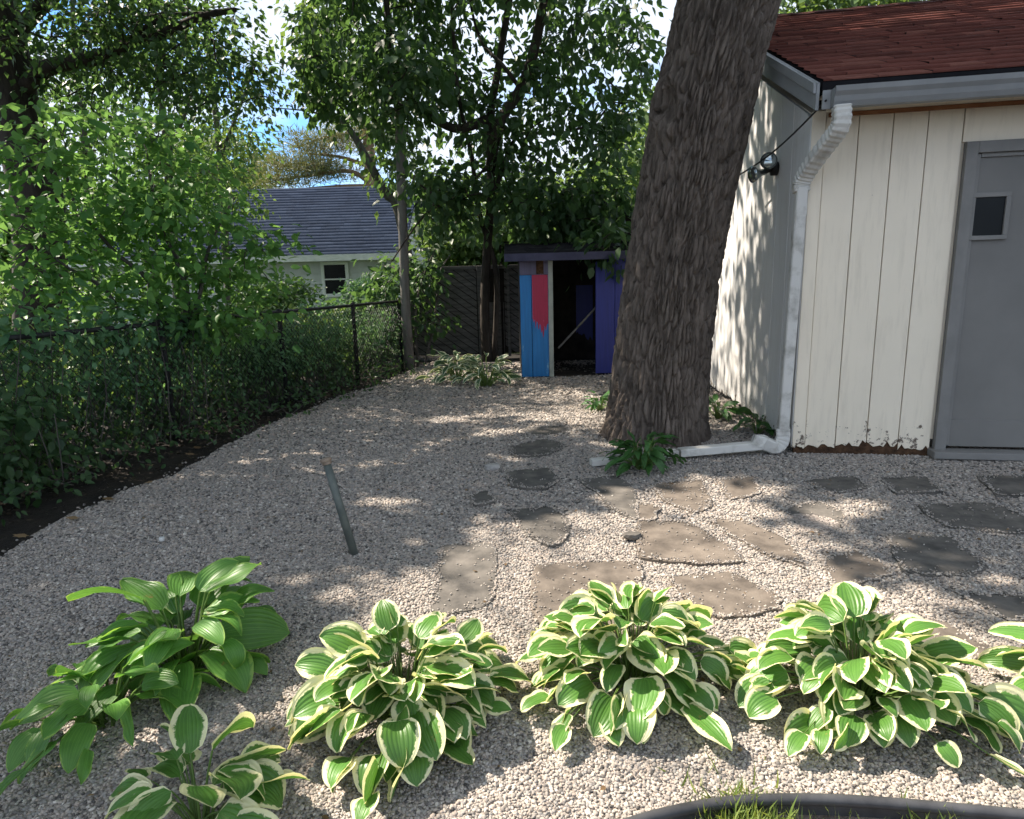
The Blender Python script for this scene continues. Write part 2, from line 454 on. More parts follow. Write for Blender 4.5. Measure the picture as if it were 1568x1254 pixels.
def leaf_cloud(name, P, axis, nrm, size, tmpl, mat, parent, rng, kind=None, sunmask=True, tone=None):
    if sunmask:
        k = keep_mask(P, rng)
        P, axis, nrm, size = P[k], axis[k], nrm[k], size[k]
        if tone is not None: tone = tone[k]
    a = axis / np.linalg.norm(axis, axis=1)[:, None]
    b = np.cross(nrm, a); b /= np.linalg.norm(b, axis=1)[:, None] + 1e-9
    n = np.cross(a, b)
    tv, tf = tmpl
    K = len(tv)
    wv = 0.8 + 0.5 * rng.random(len(P))
    vv = (P[:, None, :] + size[:, None, None] * (tv[None, :, 0, None] * a[:, None, :] + tv[None, :, 1, None] * wv[:, None, None] * b[:, None, :] +
                                                 tv[None, :, 2, None] * n[:, None, :]))
    ff = tf[None] + (np.arange(len(P)) * K)[:, None, None]
    r = rng.random(len(P)) if tone is None else np.clip(tone + rng.normal(0, 0.18, len(P)), 0, 1)
    return np_mesh(name, vv.reshape(-1, 3), ff.reshape(-1, 3), mat, parent, np.repeat(r, K))

def clumps_to_leaves(C, per, spread, size, rng, droop=0.35, flat=0.5):
    """C (N,3) clump centres -> leaf positions/axes/normals"""
    N = len(C)
    idx = np.repeat(np.arange(N), per)
    off = rng.normal(0, 1, (N * per, 3)) * spread
    off[:, 2] *= flat
    P = C[idx] + off
    ax = off * 0.8 + rng.normal(0, 1, (N * per, 3)) * np.mean(spread) * 0.9
    ax[:, 2] -= droop * np.linalg.norm(ax, axis=1)
    nr = rng.normal(0, 0.55, (N * per, 3)); nr[:, 2] += 1
    sz = size * (0.6 + 0.7 * rng.random(N * per))
    tone = np.clip(0.5 + rng.normal(0, 0.2, N), 0, 1)[idx]
    return P, ax, nr, sz, tone

def ell_centres(ells, rng, shell=0.5):
    out = []
    for (c, r, n) in ells:
        d = rng.normal(0, 1, (n, 3)); d /= np.linalg.norm(d, axis=1)[:, None]
        rad = (shell + (1 - shell) * rng.random(n)) ** (1 / 1.5)
        out.append(np.array(c)[None] + d * rad[:, None] * np.array(r)[None])
    return np.concatenate(out)

def limb_pts(pts, step=0.25):
    out = []
    for a, b in zip(pts[:-1], pts[1:]):
        a, b = Vector(a), Vector(b)
        n = max(1, int((b - a).length / step))
        for i in range(n): out.append(a.lerp(b, i / n))
    out.append(Vector(pts[-1]))
    return out
def smooth_path(pts, n=6):
    pts = [Vector(p) for p in pts]
    out = []
    for i in range(len(pts) - 1):
        p0 = pts[max(i - 1, 0)]; p1 = pts[i]; p2 = pts[i + 1]; p3 = pts[min(i + 2, len(pts) - 1)]
        for k in range(n):
            t = k / n
            out.append(0.5 * ((2 * p1) + (p2 - p0) * t + (2 * p0 - 5 * p1 + 4 * p2 - p3) * t * t + (3 * p1 - p0 - 3 * p2 + p3) * t ** 3))
    out.append(pts[-1])
    return out
def limb(mb, pts, r0, r1, n=8, wob=0.0, seg=5):
    sp = smooth_path(pts, seg)
    m = len(sp) - 1
    if wob:
        sp = [p + V(random.gauss(0, wob), random.gauss(0, wob), random.gauss(0, wob * 0.5)) if 0 < i < m else p for i, p in enumerate(sp)]
    mb.tube(sp, [r0 + (r1 - r0) * (i / m) for i in range(m + 1)], n)
    return sp

def tree(name, label, trunk_limbs, ells, per, spread, size, tmpl, lmat, bmat, seed, twigs=True, base=None, droop=0.35, shell=0.45,
         flat=0.55, twig_r=0.012, cat='tree', group=None, sunmask=True, crown='crown', extra=None, clear=None):
    rng = np.random.default_rng(seed)
    base = Vector(base if base is not None else trunk_limbs[0][0][0])
    root = empty(name, base)
    tag(root, label, cat, group)
    mb = MB(); nodes = []
    for (pts, r0, r1) in trunk_limbs:
        nodes += limb(mb, pts, r0, r1, 9 if r0 > 0.05 else 6)
    C = ell_centres(ells, rng, shell)
    C = C[C[:, 2] > 0.15]
    if clear is not None: C = C[~clear(C)]
    if twigs:
        kd = kdtree.KDTree(len(nodes) + len(C))
        for i, p in enumerate(nodes): kd.insert(p, i)
        kd.balance()
        order = np.argsort([kd.find(Vector(c))[2] for c in C])
        allp = [Vector(p) for p in nodes]
        kd = None
        arr = np.array([tuple(p) for p in allp])
        for j, o in enumerate(order):
            c = C[o]
            d2 = ((arr - c) ** 2).sum(1)
            k = int(np.argmin(d2)); L_ = math.sqrt(d2[k])
            a = Vector(arr[k]); c_ = Vector(c)
            mid = a.lerp(c_, 0.5) + V(rng.normal(0, 0.06), rng.normal(0, 0.06), 0.10 + rng.normal(0, 0.05)) * L_
            mb.tube([a, mid, c_], [twig_r * (1 + 0.5 * min(L_, 2)), twig_r * 0.8, twig_r * 0.35], 4, cap=False)
            arr = np.concatenate([arr, np.array([tuple(mid), tuple(c_)])])
    mb.build('trunk', bmat, root, smooth=True)
    P, ax, nr, sz, tone = clumps_to_leaves(C, per, np.array(spread), size, rng, droop, flat)
    ok = P[:, 2] > 0.05
    leaf_cloud(crown, P[ok], ax[ok], nr[ok], sz[ok], tmpl, lmat, root, rng, sunmask=sunmask, tone=tone[ok])
    return root

# ================================================================== SETTING
# soil sheet out to the horizon
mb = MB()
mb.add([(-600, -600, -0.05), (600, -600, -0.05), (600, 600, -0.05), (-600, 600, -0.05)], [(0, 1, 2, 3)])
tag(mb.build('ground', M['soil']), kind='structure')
# neighbour's lawn beyond the fences
mb = MB()
mb.add([(-60, 12, -0.04), (-6.5, 9.0, -0.04), (-4.5, 12.6, -0.04), (1.5, 12.2, -0.04), (30, 13, -0.04), (60, 80, -0.04), (-60, 80, -0.04)], [tuple(range(7))])
tag(mb.build('lawn', M['lawn']), kind='structure')

EDGE_PX = [(-260, 985), (-120, 910), (0, 850), (60, 812), (130, 778), (205, 742), (260, 728), (330, 690), (400, 655), (470, 628), (520, 606), (575, 590), (640, 562), (665, 552)]
gedge = [G(x, y).xy for x, y in EDGE_PX]
gedge2 = []
for a, b in zip(gedge[:-1], gedge[1:]):
    n = max(2, int((b - a).length / 0.10))
    for i in range(n):
        p = a.lerp(b, i / n)
        gedge2.append((p.x + random.uniform(-0.02, 0.02), p.y + random.uniform(-0.02, 0.02)))
GRAVEL = gedge2 + [tuple(gedge[-1])] + [(1.2, 10.6), (2.6, 10.4), (2.9, 5.6), (7.0, 4.9), (7.0, -1.5), (1.6, 0.6)]
EDGING_PX = [(x, y + 24) for x, y in [(820, 1330), (890, 1282), (960, 1250), (1040, 1228), (1130, 1214), (1230, 1211), (1330, 1215), (1440, 1224), (1568, 1236), (1700, 1252), (1900, 1290)]]
edg = [G(x, y) for x, y in EDGING_PX]
GRAVEL = gedge2 + [tuple(gedge[-1])] + [(1.2, 10.6), (2.6, 10.4), (2.9, 5.6), (7.0, 4.9), (7.0, 1.0)] + [tuple(p.xy) for p in edg[::-1]] + [(-0.1, 0.6), (-2.6, 0.7)]
# gravel bed as a gently uneven grid
gx, gy = np.meshgrid(np.arange(-4.5, 7.2, 0.07), np.arange(0.5, 11.2, 0.07))
def gz(x, y):
    return 0.005 * np.sin(x * 2.3 + y * 1.1) + 0.004 * np.sin(x * 4.1 - y * 3.3) + 0.003 * np.sin(7.3 * y + x) - 0.008
nx, ny = gx.shape[1], gx.shape[0]
gv = np.stack([gx.ravel(), gy.ravel(), gz(gx, gy).ravel()], 1)
ii = (np.arange(ny - 1)[:, None] * nx + np.arange(nx - 1)[None]).ravel()
gf = np.stack([ii, ii + 1, ii + nx + 1, ii + nx], 1)
cc = gv[gf].mean(1)
gf = gf[inpoly(cc[:, 0], cc[:, 1], GRAVEL)]
bed = np_mesh('gravel_bed', gv, gf, M['gravel'], smooth=True)
tag(bed, kind='structure')

# flagstones of the path, each a child of the bed
FLAGS = [  # outlines in the photograph
    ([(680, 838), (752, 834), (758, 880), (750, 920), (662, 945), (668, 890)], 'flag_grey'),
    ([(822, 868), (978, 862), (980, 905), (985, 950), (830, 955)], 'flag'),
    ([(980, 800), (1050, 800), (1115, 835), (1135, 858), (1070, 862), (985, 852)], 'flag'),
    ([(1030, 884), (1120, 878), (1195, 918), (1180, 935), (1110, 945), (1060, 930)], 'flag'),
    ([(780, 783), (835, 776), (872, 795), (866, 825), (842, 836), (812, 820)], 'flag_grey'),
    ([(885, 735), (950, 730), (972, 750), (975, 795), (940, 780), (915, 755)], 'flag_grey'),
    ([(975, 768), (1010, 775), (1005, 795), (978, 797)], 'flag'),
    ([(775, 722), (840, 716), (856, 735), (835, 748), (785, 744)], 'flag_grey'),
    ([(778, 684), (835, 672), (868, 682), (838, 696), (790, 699)], 'flag_grey'),
    ([(805, 657), (860, 651), (876, 660), (840, 668), (810, 666)], 'flag_grey'),
    ([(722, 757), (748, 750), (756, 768), (726, 773)], 'flag_grey'),
    ([(1000, 742), (1075, 735), (1090, 775), (1060, 785), (1015, 765)], 'flag'),
    ([(1090, 795), (1150, 800), (1200, 825), (1230, 870), (1170, 845), (1110, 815)], 'flag'),
    ([(1200, 780), (1260, 768), (1300, 790), (1280, 815), (1220, 815)], 'flag_grey'),
    ([(1262, 858), (1310, 842), (1365, 875), (1330, 890), (1275, 900)], 'flag'),
    ([(1360, 820), (1450, 820), (1510, 870), (1460, 882), (1385, 872)], 'flag_grey'),
    ([(1230, 735), (1310, 728), (1330, 748), (1270, 755)], 'flag_grey'),
    ([(1345, 732), (1420, 730), (1440, 752), (1375, 756)], 'flag_grey'),
    ([(1410, 775), (1520, 770), (1590, 800), (1560, 818), (1450, 806)], 'flag_grey'),
    ([(1500, 730), (1600, 728), (1640, 755), (1530, 758)], 'flag_grey'),
    ([(1350, 945), (1440, 950), (1500, 985), (1530, 1005), (1450, 1010), (1370, 985)], 'flag'),
    ([(1460, 905), (1560, 912), (1620, 940), (1540, 950)], 'flag_grey'),
    ([(1100, 735), (1155, 730), (1165, 755), (1120, 765)], 'flag'),
]
FLAG_POLYS = []
rr = random.Random(3)
for px, mk in FLAGS:
    base = [G(x, y) for x, y in px]
    c = sum(base, Vector()) / len(base)
    base = [c + (p - c) * 1.10 for p in base]
    poly = []
    n = len(base)
    for i in range(n):
        a, b = base[i], base[(i + 1) % n]
        m_ = 4
        for k in range(m_):
            p = a.lerp(b, k / m_)
            j = 0.012
            p = p + V(rr.uniform(-j, j), rr.uniform(-j, j), 0)
            if k == 0: p = p.lerp(c, 0.05)
            poly.append(p)
    h0 = -0.002 + rr.uniform(0, 0.005)
    tilt = V(rr.uniform(-.010, .010), rr.uniform(-.010, .010), 0)
    FLAG_POLYS.append([tuple(p.xy) for p in poly])
    n = len(poly)
    top = [p + V(0, 0, h0 + (p - c).dot(tilt)) for p in poly]
    inn = [c + (p - c) * 0.94 + V(0, 0, 0.003) for p in top]
    bot = [V(p.x, p.y, -0.035) for p in poly]
    mb = MB()
    mb.add(bot + top + inn, [(i, (i + 1) % n, n + (i + 1) % n, n + i) for i in range(n)] +
           [(n + i, n + (i + 1) % n, 2 * n + (i + 1) % n, 2 * n + i) for i in range(n)] + [tuple(range(2 * n, 3 * n))])
    mb.build('flagstone', M[mk], bed)

# loose pebbles: one mass, instanced on a point mesh
def pebble_points():
    rng = np.random.default_rng(5)
    out = []
    for (y0, y1, sp, dens) in ((0.95, 2.3, 0.0084, 1), (2.3, 3.5, 0.0102, 1), (3.5, 5.4, 0.0132, 1), (5.4, 7.6, 0.0185, 1), (7.6, 10.6, 0.027, 1)):
        x, y = np.meshgrid(np.arange(-4.6, 7, sp), np.arange(y0, y1, sp))
        x = x.ravel() + rng.uniform(-.6, .6, x.size) * sp; y = y.ravel() + rng.uniform(-.6, .6, y.size) * sp
        k = (np.abs(x) < 0.80 * y + 0.40) & inpoly(x, y, GRAVEL)
        x, y = x[k], y[k]
        on = np.zeros(len(x), bool)
        wx = x + 0.034 * np.sin(19 * y + 9 * x) + 0.02 * np.sin(67 * x - 23 * y) + rng.normal(0, .010, len(x)); wy = y + 0.034 * np.sin(17 * x) + 0.02 * np.sin(59 * y + 31 * x) + rng.normal(0, .006, len(x))
        for P in FLAG_POLYS: on |= inpoly(wx, wy, P) & inpoly(x, y, P)
        drift = np.sin(5.1 * x + 3.7 * y) * np.sin(4.3 * y - 2.9 * x)
        k = ~on | (rng.random(len(x)) < 0.012 + 0.07 * np.clip(drift - .25, 0, 1))
        x, y, on = x[k], y[k], on[k]
        z = gz(x, y) + rng.uniform(-0.002, 0.004, len(x)) * sp / 0.0105
        z[on] = 0.007
        s_ = sp * (0.55 + 0.55 * rng.random(len(x)) ** 1.6)
        s_[on] = np.minimum(s_[on], .008) * .75
        out.append(np.stack([x, y, z, s_], 1))
    # grit creeping over the rims of the slabs
    for P in FLAG_POLYS:
        n = len(P); c = np.mean(P, axis=0)
        m = 420
        i = rng.integers(0, n, m); t = rng.random(m)
        A = np.array(P)
        q = A[i] * (1 - t[:, None]) + A[(i + 1) % n] * t[:, None]
        f = np.abs(rng.normal(0, .09, m)) * (0.4 + 1.2 * np.sin(i * 1.9 + c[0] * 7) ** 2)
        q = q + (c - q) * np.clip(f, 0, .6)[:, None]
        out.append(np.stack([q[:, 0], q[:, 1], np.full(m, .006), rng.uniform(.0028, .0075, m)], 1))
    # stray stones kicked over the edge onto the soil
    E = np.array(gedge2)
    m = 900
    i = rng.integers(0, len(E), m)
    q = E[i] + rng.normal(0, .07, (m, 2))
    out.append(np.stack([q[:, 0], q[:, 1], np.full(m, -.035), rng.uniform(.006, .014, m)], 1))
    return np.concatenate(out)
pp = pebble_points()
me = bpy.data.meshes.new('gravel_stones')
me.vertices.add(len(pp)); me.vertices.foreach_set('co', pp[:, :3].astype(np.float32).ravel())
at = me.attributes.new('sc', 'FLOAT', 'POINT'); at.data.foreach_set('value', pp[:, 3].astype(np.float32))
gravel = bpy.data.objects.new('gravel', me); COL.objects.link(gravel)
tag(gravel, 'loose pinkish grey gravel covering the whole yard', 'gravel', kind='stuff')
pb = MB()
import bmesh
bm = bmesh.new(); bmesh.ops.create_icosphere(bm, subdivisions=1, radius=1.0)
r3 = random.Random(11)
for v in bm.verts: v.co *= r3.uniform(0.78, 1.12)
pm = bpy.data.meshes.new('pebble'); bm.to_mesh(pm); bm.free()
pm.polygons.foreach_set('use_smooth', [True] * len(pm.polygons))
pm.materials.append(M['pebble'])
pobj = bpy.data.objects.new('pebble', pm)
ng = bpy.data.node_groups.new('scatter_pebbles', 'GeometryNodeTree')
ng.interface.new_socket('Geometry', in_out='INPUT', socket_type='NodeSocketGeometry')
ng.interface.new_socket('Geometry', in_out='OUTPUT', socket_type='NodeSocketGeometry')
gi = ng.nodes.new('NodeGroupInput'); go = ng.nodes.new('NodeGroupOutput')
iop = ng.nodes.new('GeometryNodeInstanceOnPoints')
oi = ng.nodes.new('GeometryNodeObjectInfo'); oi.inputs['Object'].default_value = pobj; oi.inputs['As Instance'].default_value = True
rv = ng.nodes.new('FunctionNodeRandomValue'); rv.data_type = 'FLOAT_VECTOR'
rv.inputs[0].default_value = (-0.5, -0.5, 0); rv.inputs[1].default_value = (0.5, 0.5, 6.28)
rs = ng.nodes.new('FunctionNodeRandomValue'); rs.data_type = 'FLOAT_VECTOR'
rs.inputs[0].default_value = (0.75, 0.62, 0.45); rs.inputs[1].default_value = (1.3, 1.0, 0.85); rs.inputs['Seed'].default_value = 4
na = ng.nodes.new('GeometryNodeInputNamedAttribute'); na.data_type = 'FLOAT'; na.inputs['Name'].default_value = 'sc'
vm = ng.nodes.new('ShaderNodeVectorMath'); vm.operation = 'SCALE'
LN = ng.links.new
LN(gi.outputs[0], iop.inputs['Points']); LN(oi.outputs['Geometry'], iop.inputs['Instance'])
LN(rv.outputs[0], iop.inputs['Rotation'])
LN(rs.outputs[0], vm.inputs[0]); LN(na.outputs[0], vm.inputs['Scale']); LN(vm.outputs[0], iop.inputs['Scale'])
LN(iop.outputs[0], go.inputs[0])
gm = gravel.modifiers.new('scatter', 'NODES'); gm.node_group = ng

# bare planting soil at the camera's feet, beyond the black edging
mb = MB()
pts = [p.copy() for p in edg] + [V(5, 0.2, 0), V(0.2, 0.2, 0)]
mb.add([V(p.x, p.y, -0.02) for p in pts], [tuple(range(len(pts)))[::-1]])
tag(mb.build('soil_bed', M['mulch']), kind='structure')

# ================================================================== GARAGE
GA, GB = math.radians(11.0), math.radians(4.0)
C0 = G(1213, 692)
uf = V(math.cos(GA), -math.sin(GA), 0); nf = V(-math.sin(GA), -math.cos(GA), 0)       # along the front, out of the front
ug = V(math.sin(GB), math.cos(GB), 0); ngb = V(-math.cos(GB), math.sin(GB), 0)         # along the gable, out of the gable
def onfront(x, y, off=0.0):
    d = ray(x, y); p0 = C0 + nf * off
    p = EYE + d * ((p0 - EYE).dot(nf) / d.dot(nf))
    return (p - C0).dot(uf), p.z
def ongable(x, y, off=0.0):
    d = ray(x, y); p0 = C0 + ngb * off
    p = EYE + d * ((p0 - EYE).dot(ngb) / d.dot(ngb))
    return (p - C0).dot(ug), p.z
def F3(u, z, off=0.0): return C0 + uf * u + nf * off + V(0, 0, z)
def B3(u, z, off=0.0): return C0 + ug * u + ngb * off + V(0, 0, z)
garage = empty('garage', C0)
tag(garage, 'cream board-sided garage with a red shingle roof and grey door', 'garage')
z_eave = onfront(1300, 172)[1]
GW, GD = 4.6, 5.4
# wall cores just behind the boards
_d = ray(1200, 45); _p0 = C0 + ug * (GD / 2)
_p = EYE + _d * ((_p0 - EYE).dot(nf) / _d.dot(nf))
ridge_z = _p.z - 0.15
mb = MB()
mb.box(F3(GW / 2, z_eave / 2 + 0.06, -0.0745), uf, nf, (0, 0, 1), GW / 2 - 0.02, 0.05, z_eave / 2 - 0.06)
mb.prism([B3(0.03, 0.12, -0.0245), B3(GD, 0.12, -0.0245), B3(GD, z_eave, -0.0245), B3(GD / 2, ridge_z - 0.05, -0.0245), B3(0.03, z_eave, -0.0245)], -ngb * 0.1)
mb.box(C0 + ug * GD + uf * (GW / 2) + V(0, 0, z_eave / 2), uf, ug, (0, 0, 1), GW / 2, 0.06, z_eave / 2)
mb.box(C0 + uf * GW + ug * (GD / 2) + V(0, 0, z_eave / 2), uf, ug, (0, 0, 1), 0.06, GD / 2, z_eave / 2)
mb.build('wall', M['siding'], garage)
# rotten sill beam
mb = MB()
u_d0 = onfront(1424, 690)[0]
mb.box(F3(u_d0 / 2, 0.045, -0.028), uf, nf, (0, 0, 1), u_d0 / 2 - 0.01, 0.02, 0.055)
mb.build('sill_beam', M['rot'], garage)
rr = random.Random(21)
def board(u0, u1, z0, z1, rag, parent, f3, mat, th=0.022, name='board'):
    """vertical board with a worn foot"""
    n = 9
    low = []
    for i in range(n + 1):
        t_ = i / n
        zz = z0 + (rr.random() ** 2) * rag
        low.append((u0 + (u1 - u0) * t_, zz))
    z1a, z1b = (z1, z1) if not isinstance(z1, tuple) else z1
    poly = [f3(u, z, 0) for u, z in low] + [f3(u1, z1b, 0), f3(u0, z1a, 0)]
    d = f3(0, 0, 1) - f3(0, 0, 0)
    m = MB().prism([p - d * th for p in poly], d * th)
    return m.build(name, mat, parent, bevel=0.003)
us = [onfront(x, 600 * 0 + 256)[0] for x in (1270, 1305, 1354, 1405, 1454)]
dleft_top = onfront(1482, 218); dl = onfront(1424, 690)[0]
dl = (dleft_top[0] + dl) / 2
zs_top = z_eave + 0.02
us = [0.085] + [0.085 + (dl - 0.02 - 0.085) * k / 4 for k in range(1, 5)]
for k in range(len(us) - 1):
    board(us[k] + 0.003, us[k + 1] - 0.003, 0.035 + (0.02 if k in (1, 2) else 0), zs_top, 0.05, garage, F3, M['siding'])
board(-0.005, 0.083, 0.03, zs_top, 0.03, garage, lambda u, z, o=0: F3(u, z, o + 0.014), M['siding'], 0.034, 'corner_board')
DW = 0.95
fr = 0.075
dl_in = dl + fr
zdoor = dleft_top[1]
zsill = 0.05
# boards over and beyond the door
board(dl - 0.016, dl + DW + 2 * fr, zdoor + 0.004, zs_top, 0.0, garage, F3, M['siding'])
uu = dl + DW + 2 * fr + 0.008
while uu < GW:
    board(uu, min(uu + 0.255, GW), 0.08, zs_top, 0.03, garage, F3, M['siding']); uu += 0.263
# door with frame, sill and little window
door = MB().box(F3(dl_in + DW / 2, (zdoor - fr + zsill) / 2 + 0.01, -0.028), uf, nf, (0, 0, 1), DW / 2 - 0.004, 0.02, (zdoor - fr - zsill) / 2 - 0.012).build('door', M['greydoor'], garage, bevel=0.003)
wa, wb = onfront(1492, 303, -0.01), onfront(1527, 360, -0.01)
wu0, wu1, wz0, wz1 = wa[0], wb[0] + 0.02, wb[1], wa[1]
mb = MB()
for (a, b, c, d) in ((wu0 - .03, wu1 + .03, wz1, wz1 + .03), (wu0 - .03, wu1 + .03, wz0 - .03, wz0), (wu0 - .03, wu0, wz0, wz1), (wu1, wu1 + .03, wz0, wz1)):
    mb.box(F3((a + b) / 2, (c + d) / 2, 0.0), uf, nf, (0, 0, 1), (b - a) / 2, 0.016, (d - c) / 2)
mb.build('window_frame', M['greypaint'], door, bevel=0.003)
MB().box(F3((wu0 + wu1) / 2, (wz0 + wz1) / 2, -0.004), uf, nf, (0, 0, 1), (wu1 - wu0) / 2, 0.006, (wz1 - wz0) / 2).build('pane', M['glass'], door)
MB().box(F3(dl_in + DW / 2, 0.175, -0.004), uf, nf, (0, 0, 1), DW / 2 - 0.006, 0.008, 0.10).build('kick_plate', M['greydoor'], door, bevel=0.002)
mb = MB()
mb.tube([F3(dl_in + DW - 0.08, 0.98, -0.01), F3(dl_in + DW - 0.08, 0.98, 0.03), F3(dl_in + DW - 0.08, 0.98, 0.065)], [0.012, 0.026, 0.022], 12)
mb.build('handle', M['brass'], door, smooth=True)
mb = MB()
mb.box(F3(dl + fr / 2, (zdoor) / 2 + 0.02, 0.008), uf, nf, (0, 0, 1), fr / 2, 0.026, zdoor / 2 - 0.02)
mb.box(F3(dl + fr * 1.5 + DW, (zdoor) / 2 + 0.02, 0.008), uf, nf, (0, 0, 1), fr / 2, 0.026, zdoor / 2 - 0.02)
mb.box(F3(dl + fr + DW / 2, zdoor - fr / 2, 0.0085), uf, nf, (0, 0, 1), DW / 2, 0.026, fr / 2)
mb.box(F3(dl + fr + 0.014, (zdoor) / 2 + 0.0, -0.008), uf, nf, (0, 0, 1), 0.0135, 0.018, zdoor / 2 - 0.08)
mb.box(F3(dl + fr + DW / 2, zdoor - fr - 0.014, -0.0085), uf, nf, (0, 0, 1), DW / 2 - 0.03, 0.018, 0.0135)
mb.build('door_frame', M['greypaint'], garage, bevel=0.004)
MB().box(F3(dl + fr + DW / 2, 0.028, 0.045), uf, nf, (0, 0, 1), DW / 2 + fr + 0.03, 0.07, 0.026).build('door_sill', M['greypaint'], garage, bevel=0.006)
# soffit strip and rusty moulding under the eave
mb = MB().box(F3(GW / 2, z_eave + 0.10, 0.13), uf, nf, (0, 0, 1), GW / 2 - 0.03, 0.13, 0.008)
mb.build('soffit', M['siding'], garage)
z_m = onfront(1430, 183)[1]
MB().box(F3(GW / 2 + 0.05, z_eave - 0.012, 0.012), uf, nf, (0, 0, 1), GW / 2 - 0.05, 0.010, 0.013).build('moulding', M['rust'], garage)
MB().box(F3(GW / 2 + 0.05, z_eave + 0.048, 0.010), uf, nf, (0, 0, 1), GW / 2 - 0.03, 0.008, 0.044).build('frieze_board', M['siding'], garage)
# gable boards
rise = (ridge_z - z_eave) / (GD / 2)
k = 0; u = 0.095
def gable_top(u): return z_eave - 0.02 + rise * min(u, GD - u)
board(-0.004, 0.090, 0.03, (gable_top(0), gable_top(0.09)), 0.04, garage, lambda u, z, o=0: B3(u, z, o + 0.013), M['siding_white'], 0.034, 'corner_board')
while u < GD - 0.05:
    u2 = min(u + 0.295, GD)
    if u < GD / 2 < u2: u2 = GD / 2
    board(u + 0.003, u2 - 0.003, 0.06, (gable_top(u), gable_top(u2)), 0.05, garage, B3, M['siding_white'])
    u = u2
# roof: slab + courses
ov = 0.30
eL = B3(0, 0, 0.06) - ug * ov; eL.z = z_eave + 0.135
eR = F3(GW + 0.15, 0, 0) - ug * ov; eR.z = z_eave + 0.135
slope = Vector((ug.x, ug.y, rise)) * (GD / 2 + ov)
rL, rR = eL + slope, eR + slope
def roof_courses(name, eL, eR, rL, rR, n, tabw, mat, parent, seed, th=0.012):
    rng = np.random.default_rng(seed)
    nrm = (eR - eL).cross(rL - eL).normalized()
    if nrm.z < 0: nrm = -nrm
    vv, ff, rn = [], [], []
    for i in range(n):
        t0, t1 = i / n, (i + 1.15) / n
        t1 = min(t1, 1.0)
        Lw = (eR - eL).length
        s_ = -rng.random() * tabw
        base_r = rng.random() * 0.35
        while s_ < Lw:
            w = tabw * rng.uniform(0.7, 1.25)
            a, b = max(0, s_) / Lw, min(Lw, s_ + w) / Lw
            s_ += w
            if b - a < 1e-4: continue
            lift = th * rng.uniform(0.8, 1.6); g = 0.0015 / Lw
            dt = rng.uniform(-0.06, 0.06) / n
            def pt(u, t, h): return (eL.lerp(eR, u)).lerp(rL.lerp(rR, u), max(0, t)) + nrm * h
            q = [pt(a + g, t0 + dt, lift * 0.1), pt(b - g, t0 + dt, lift * 0.1), pt(b - g, t0 + dt, lift), pt(a + g, t0 + dt, lift), pt(b - g, t1, 0.001), pt(a + g, t1, 0.001)]
            o = len(vv)
            vv += [tuple(p) for p in q]
            ff += [(o, o + 1, o + 2, o + 3), (o + 3, o + 2, o + 4, o + 5)]
            rn += [min(1, max(0, base_r + 0.65 * rng.random()))] * 6
    o = np_mesh(name, np.array(vv), np.array(ff), mat, parent, np.array(rn))
    o['kind'] = 'stuff'
    return o
mb = MB()
th = 0.05
mb.prism([eL, eR, rR, rL], V(0, 0, -th))
bL = rL + Vector((ug.x, ug.y, -rise)) * (GD / 2 + ov); bR = rR + Vector((ug.x, ug.y, -rise)) * (GD / 2 + ov)
mb.prism([rL + V(0, 0, -0.001), rR + V(0, 0, -0.001), bR, bL], V(0, 0, -th))
roof = mb.build('roof', M['sh_dark'], garage)
roof_courses('shingles', eL + V(0, 0, .004), eR + V(0, 0, .004), rL + V(0, 0, .004), rR + V(0, 0, .004), 24, 0.30, M['sh_red'], roof, 5)
mb = MB()
for i in range(26):
    a = rL.lerp(rR, i / 26); b = rL.lerp(rR, (i + 1.1) / 26)
    s_ = Vector((ug.x, ug.y, rise)).normalized() * 0.14; s2 = Vector((ug.x, ug.y, -rise)).normalized() * 0.14
    up = V(0, 0, 0.022 + 0.004 * (i % 2))
    mb.add([a + up - s_, b + up - s_, b + up, a + up, b + up + s2, a + up + s2], [(0, 1, 2, 3), (3, 2, 4, 5)])
cap = mb.build('ridge_cap', M['sh_red'], roof)
# fascia boards (rake and eave), gutter
sdir = Vector((ug.x, ug.y, rise)).normalized()
perp = Vector((-ug.x * rise, -ug.y * rise, 1)).normalized()
mb = MB()
a = eL + sdir * 0.01 + ngb * 0.012 - perp * 0.005; b = rL + ngb * 0.012 - perp * 0.005
mb.prism([a, b, b - V(0, 0, 0.19), a - V(0, 0, 0.17)], ngb * 0.022)
mb.build('rake_board', M['gutter'], garage, bevel=0.003)
mb = MB()
a2 = a + ngb * 0.024; b2 = b + ngb * 0.024
mb.prism([a2, b2, b2 - V(0, 0, 0.065), a2 - V(0, 0, 0.065)], ngb * 0.018)
mb.build('rake_trim', M['gutter'], garage, bevel=0.003)
mb = MB()
mb.prism([eL + V(0, 0, -0.055), eR + V(0, 0, -0.055), eR + V(0, 0, -0.17), eL + V(0, 0, -0.17)], nf * 0.02)
mb.build('eave_board', M['gutter'], garage)
prof = [(0.0, 0.0), (0.0, -0.115), (0.055, -0.115), (0.075, -0.085), (0.085, -0.055), (0.105, -0.03), (0.112, 0.0), (0.104, 0.0), (0.096, -0.025), (0.076, -0.05), (0.066, -0.08), (0.05, -0.106), (0.008, -0.106), (0.008, 0.0)]
gL = eL + nf * 0.022 + V(0, 0, -0.058) + uf * 0.05; gR = eR + nf * 0.022 + V(0, 0, -0.058)
poly = [gL + nf * o + V(0, 0, z) for o, z in prof]
mb = MB().prism(poly, gR - gL)
mb.prism([gL + nf * o + V(0, 0, z) for o, z in prof[:7]], uf * 0.006)
mb.build('gutter', M['gutter'], garage)
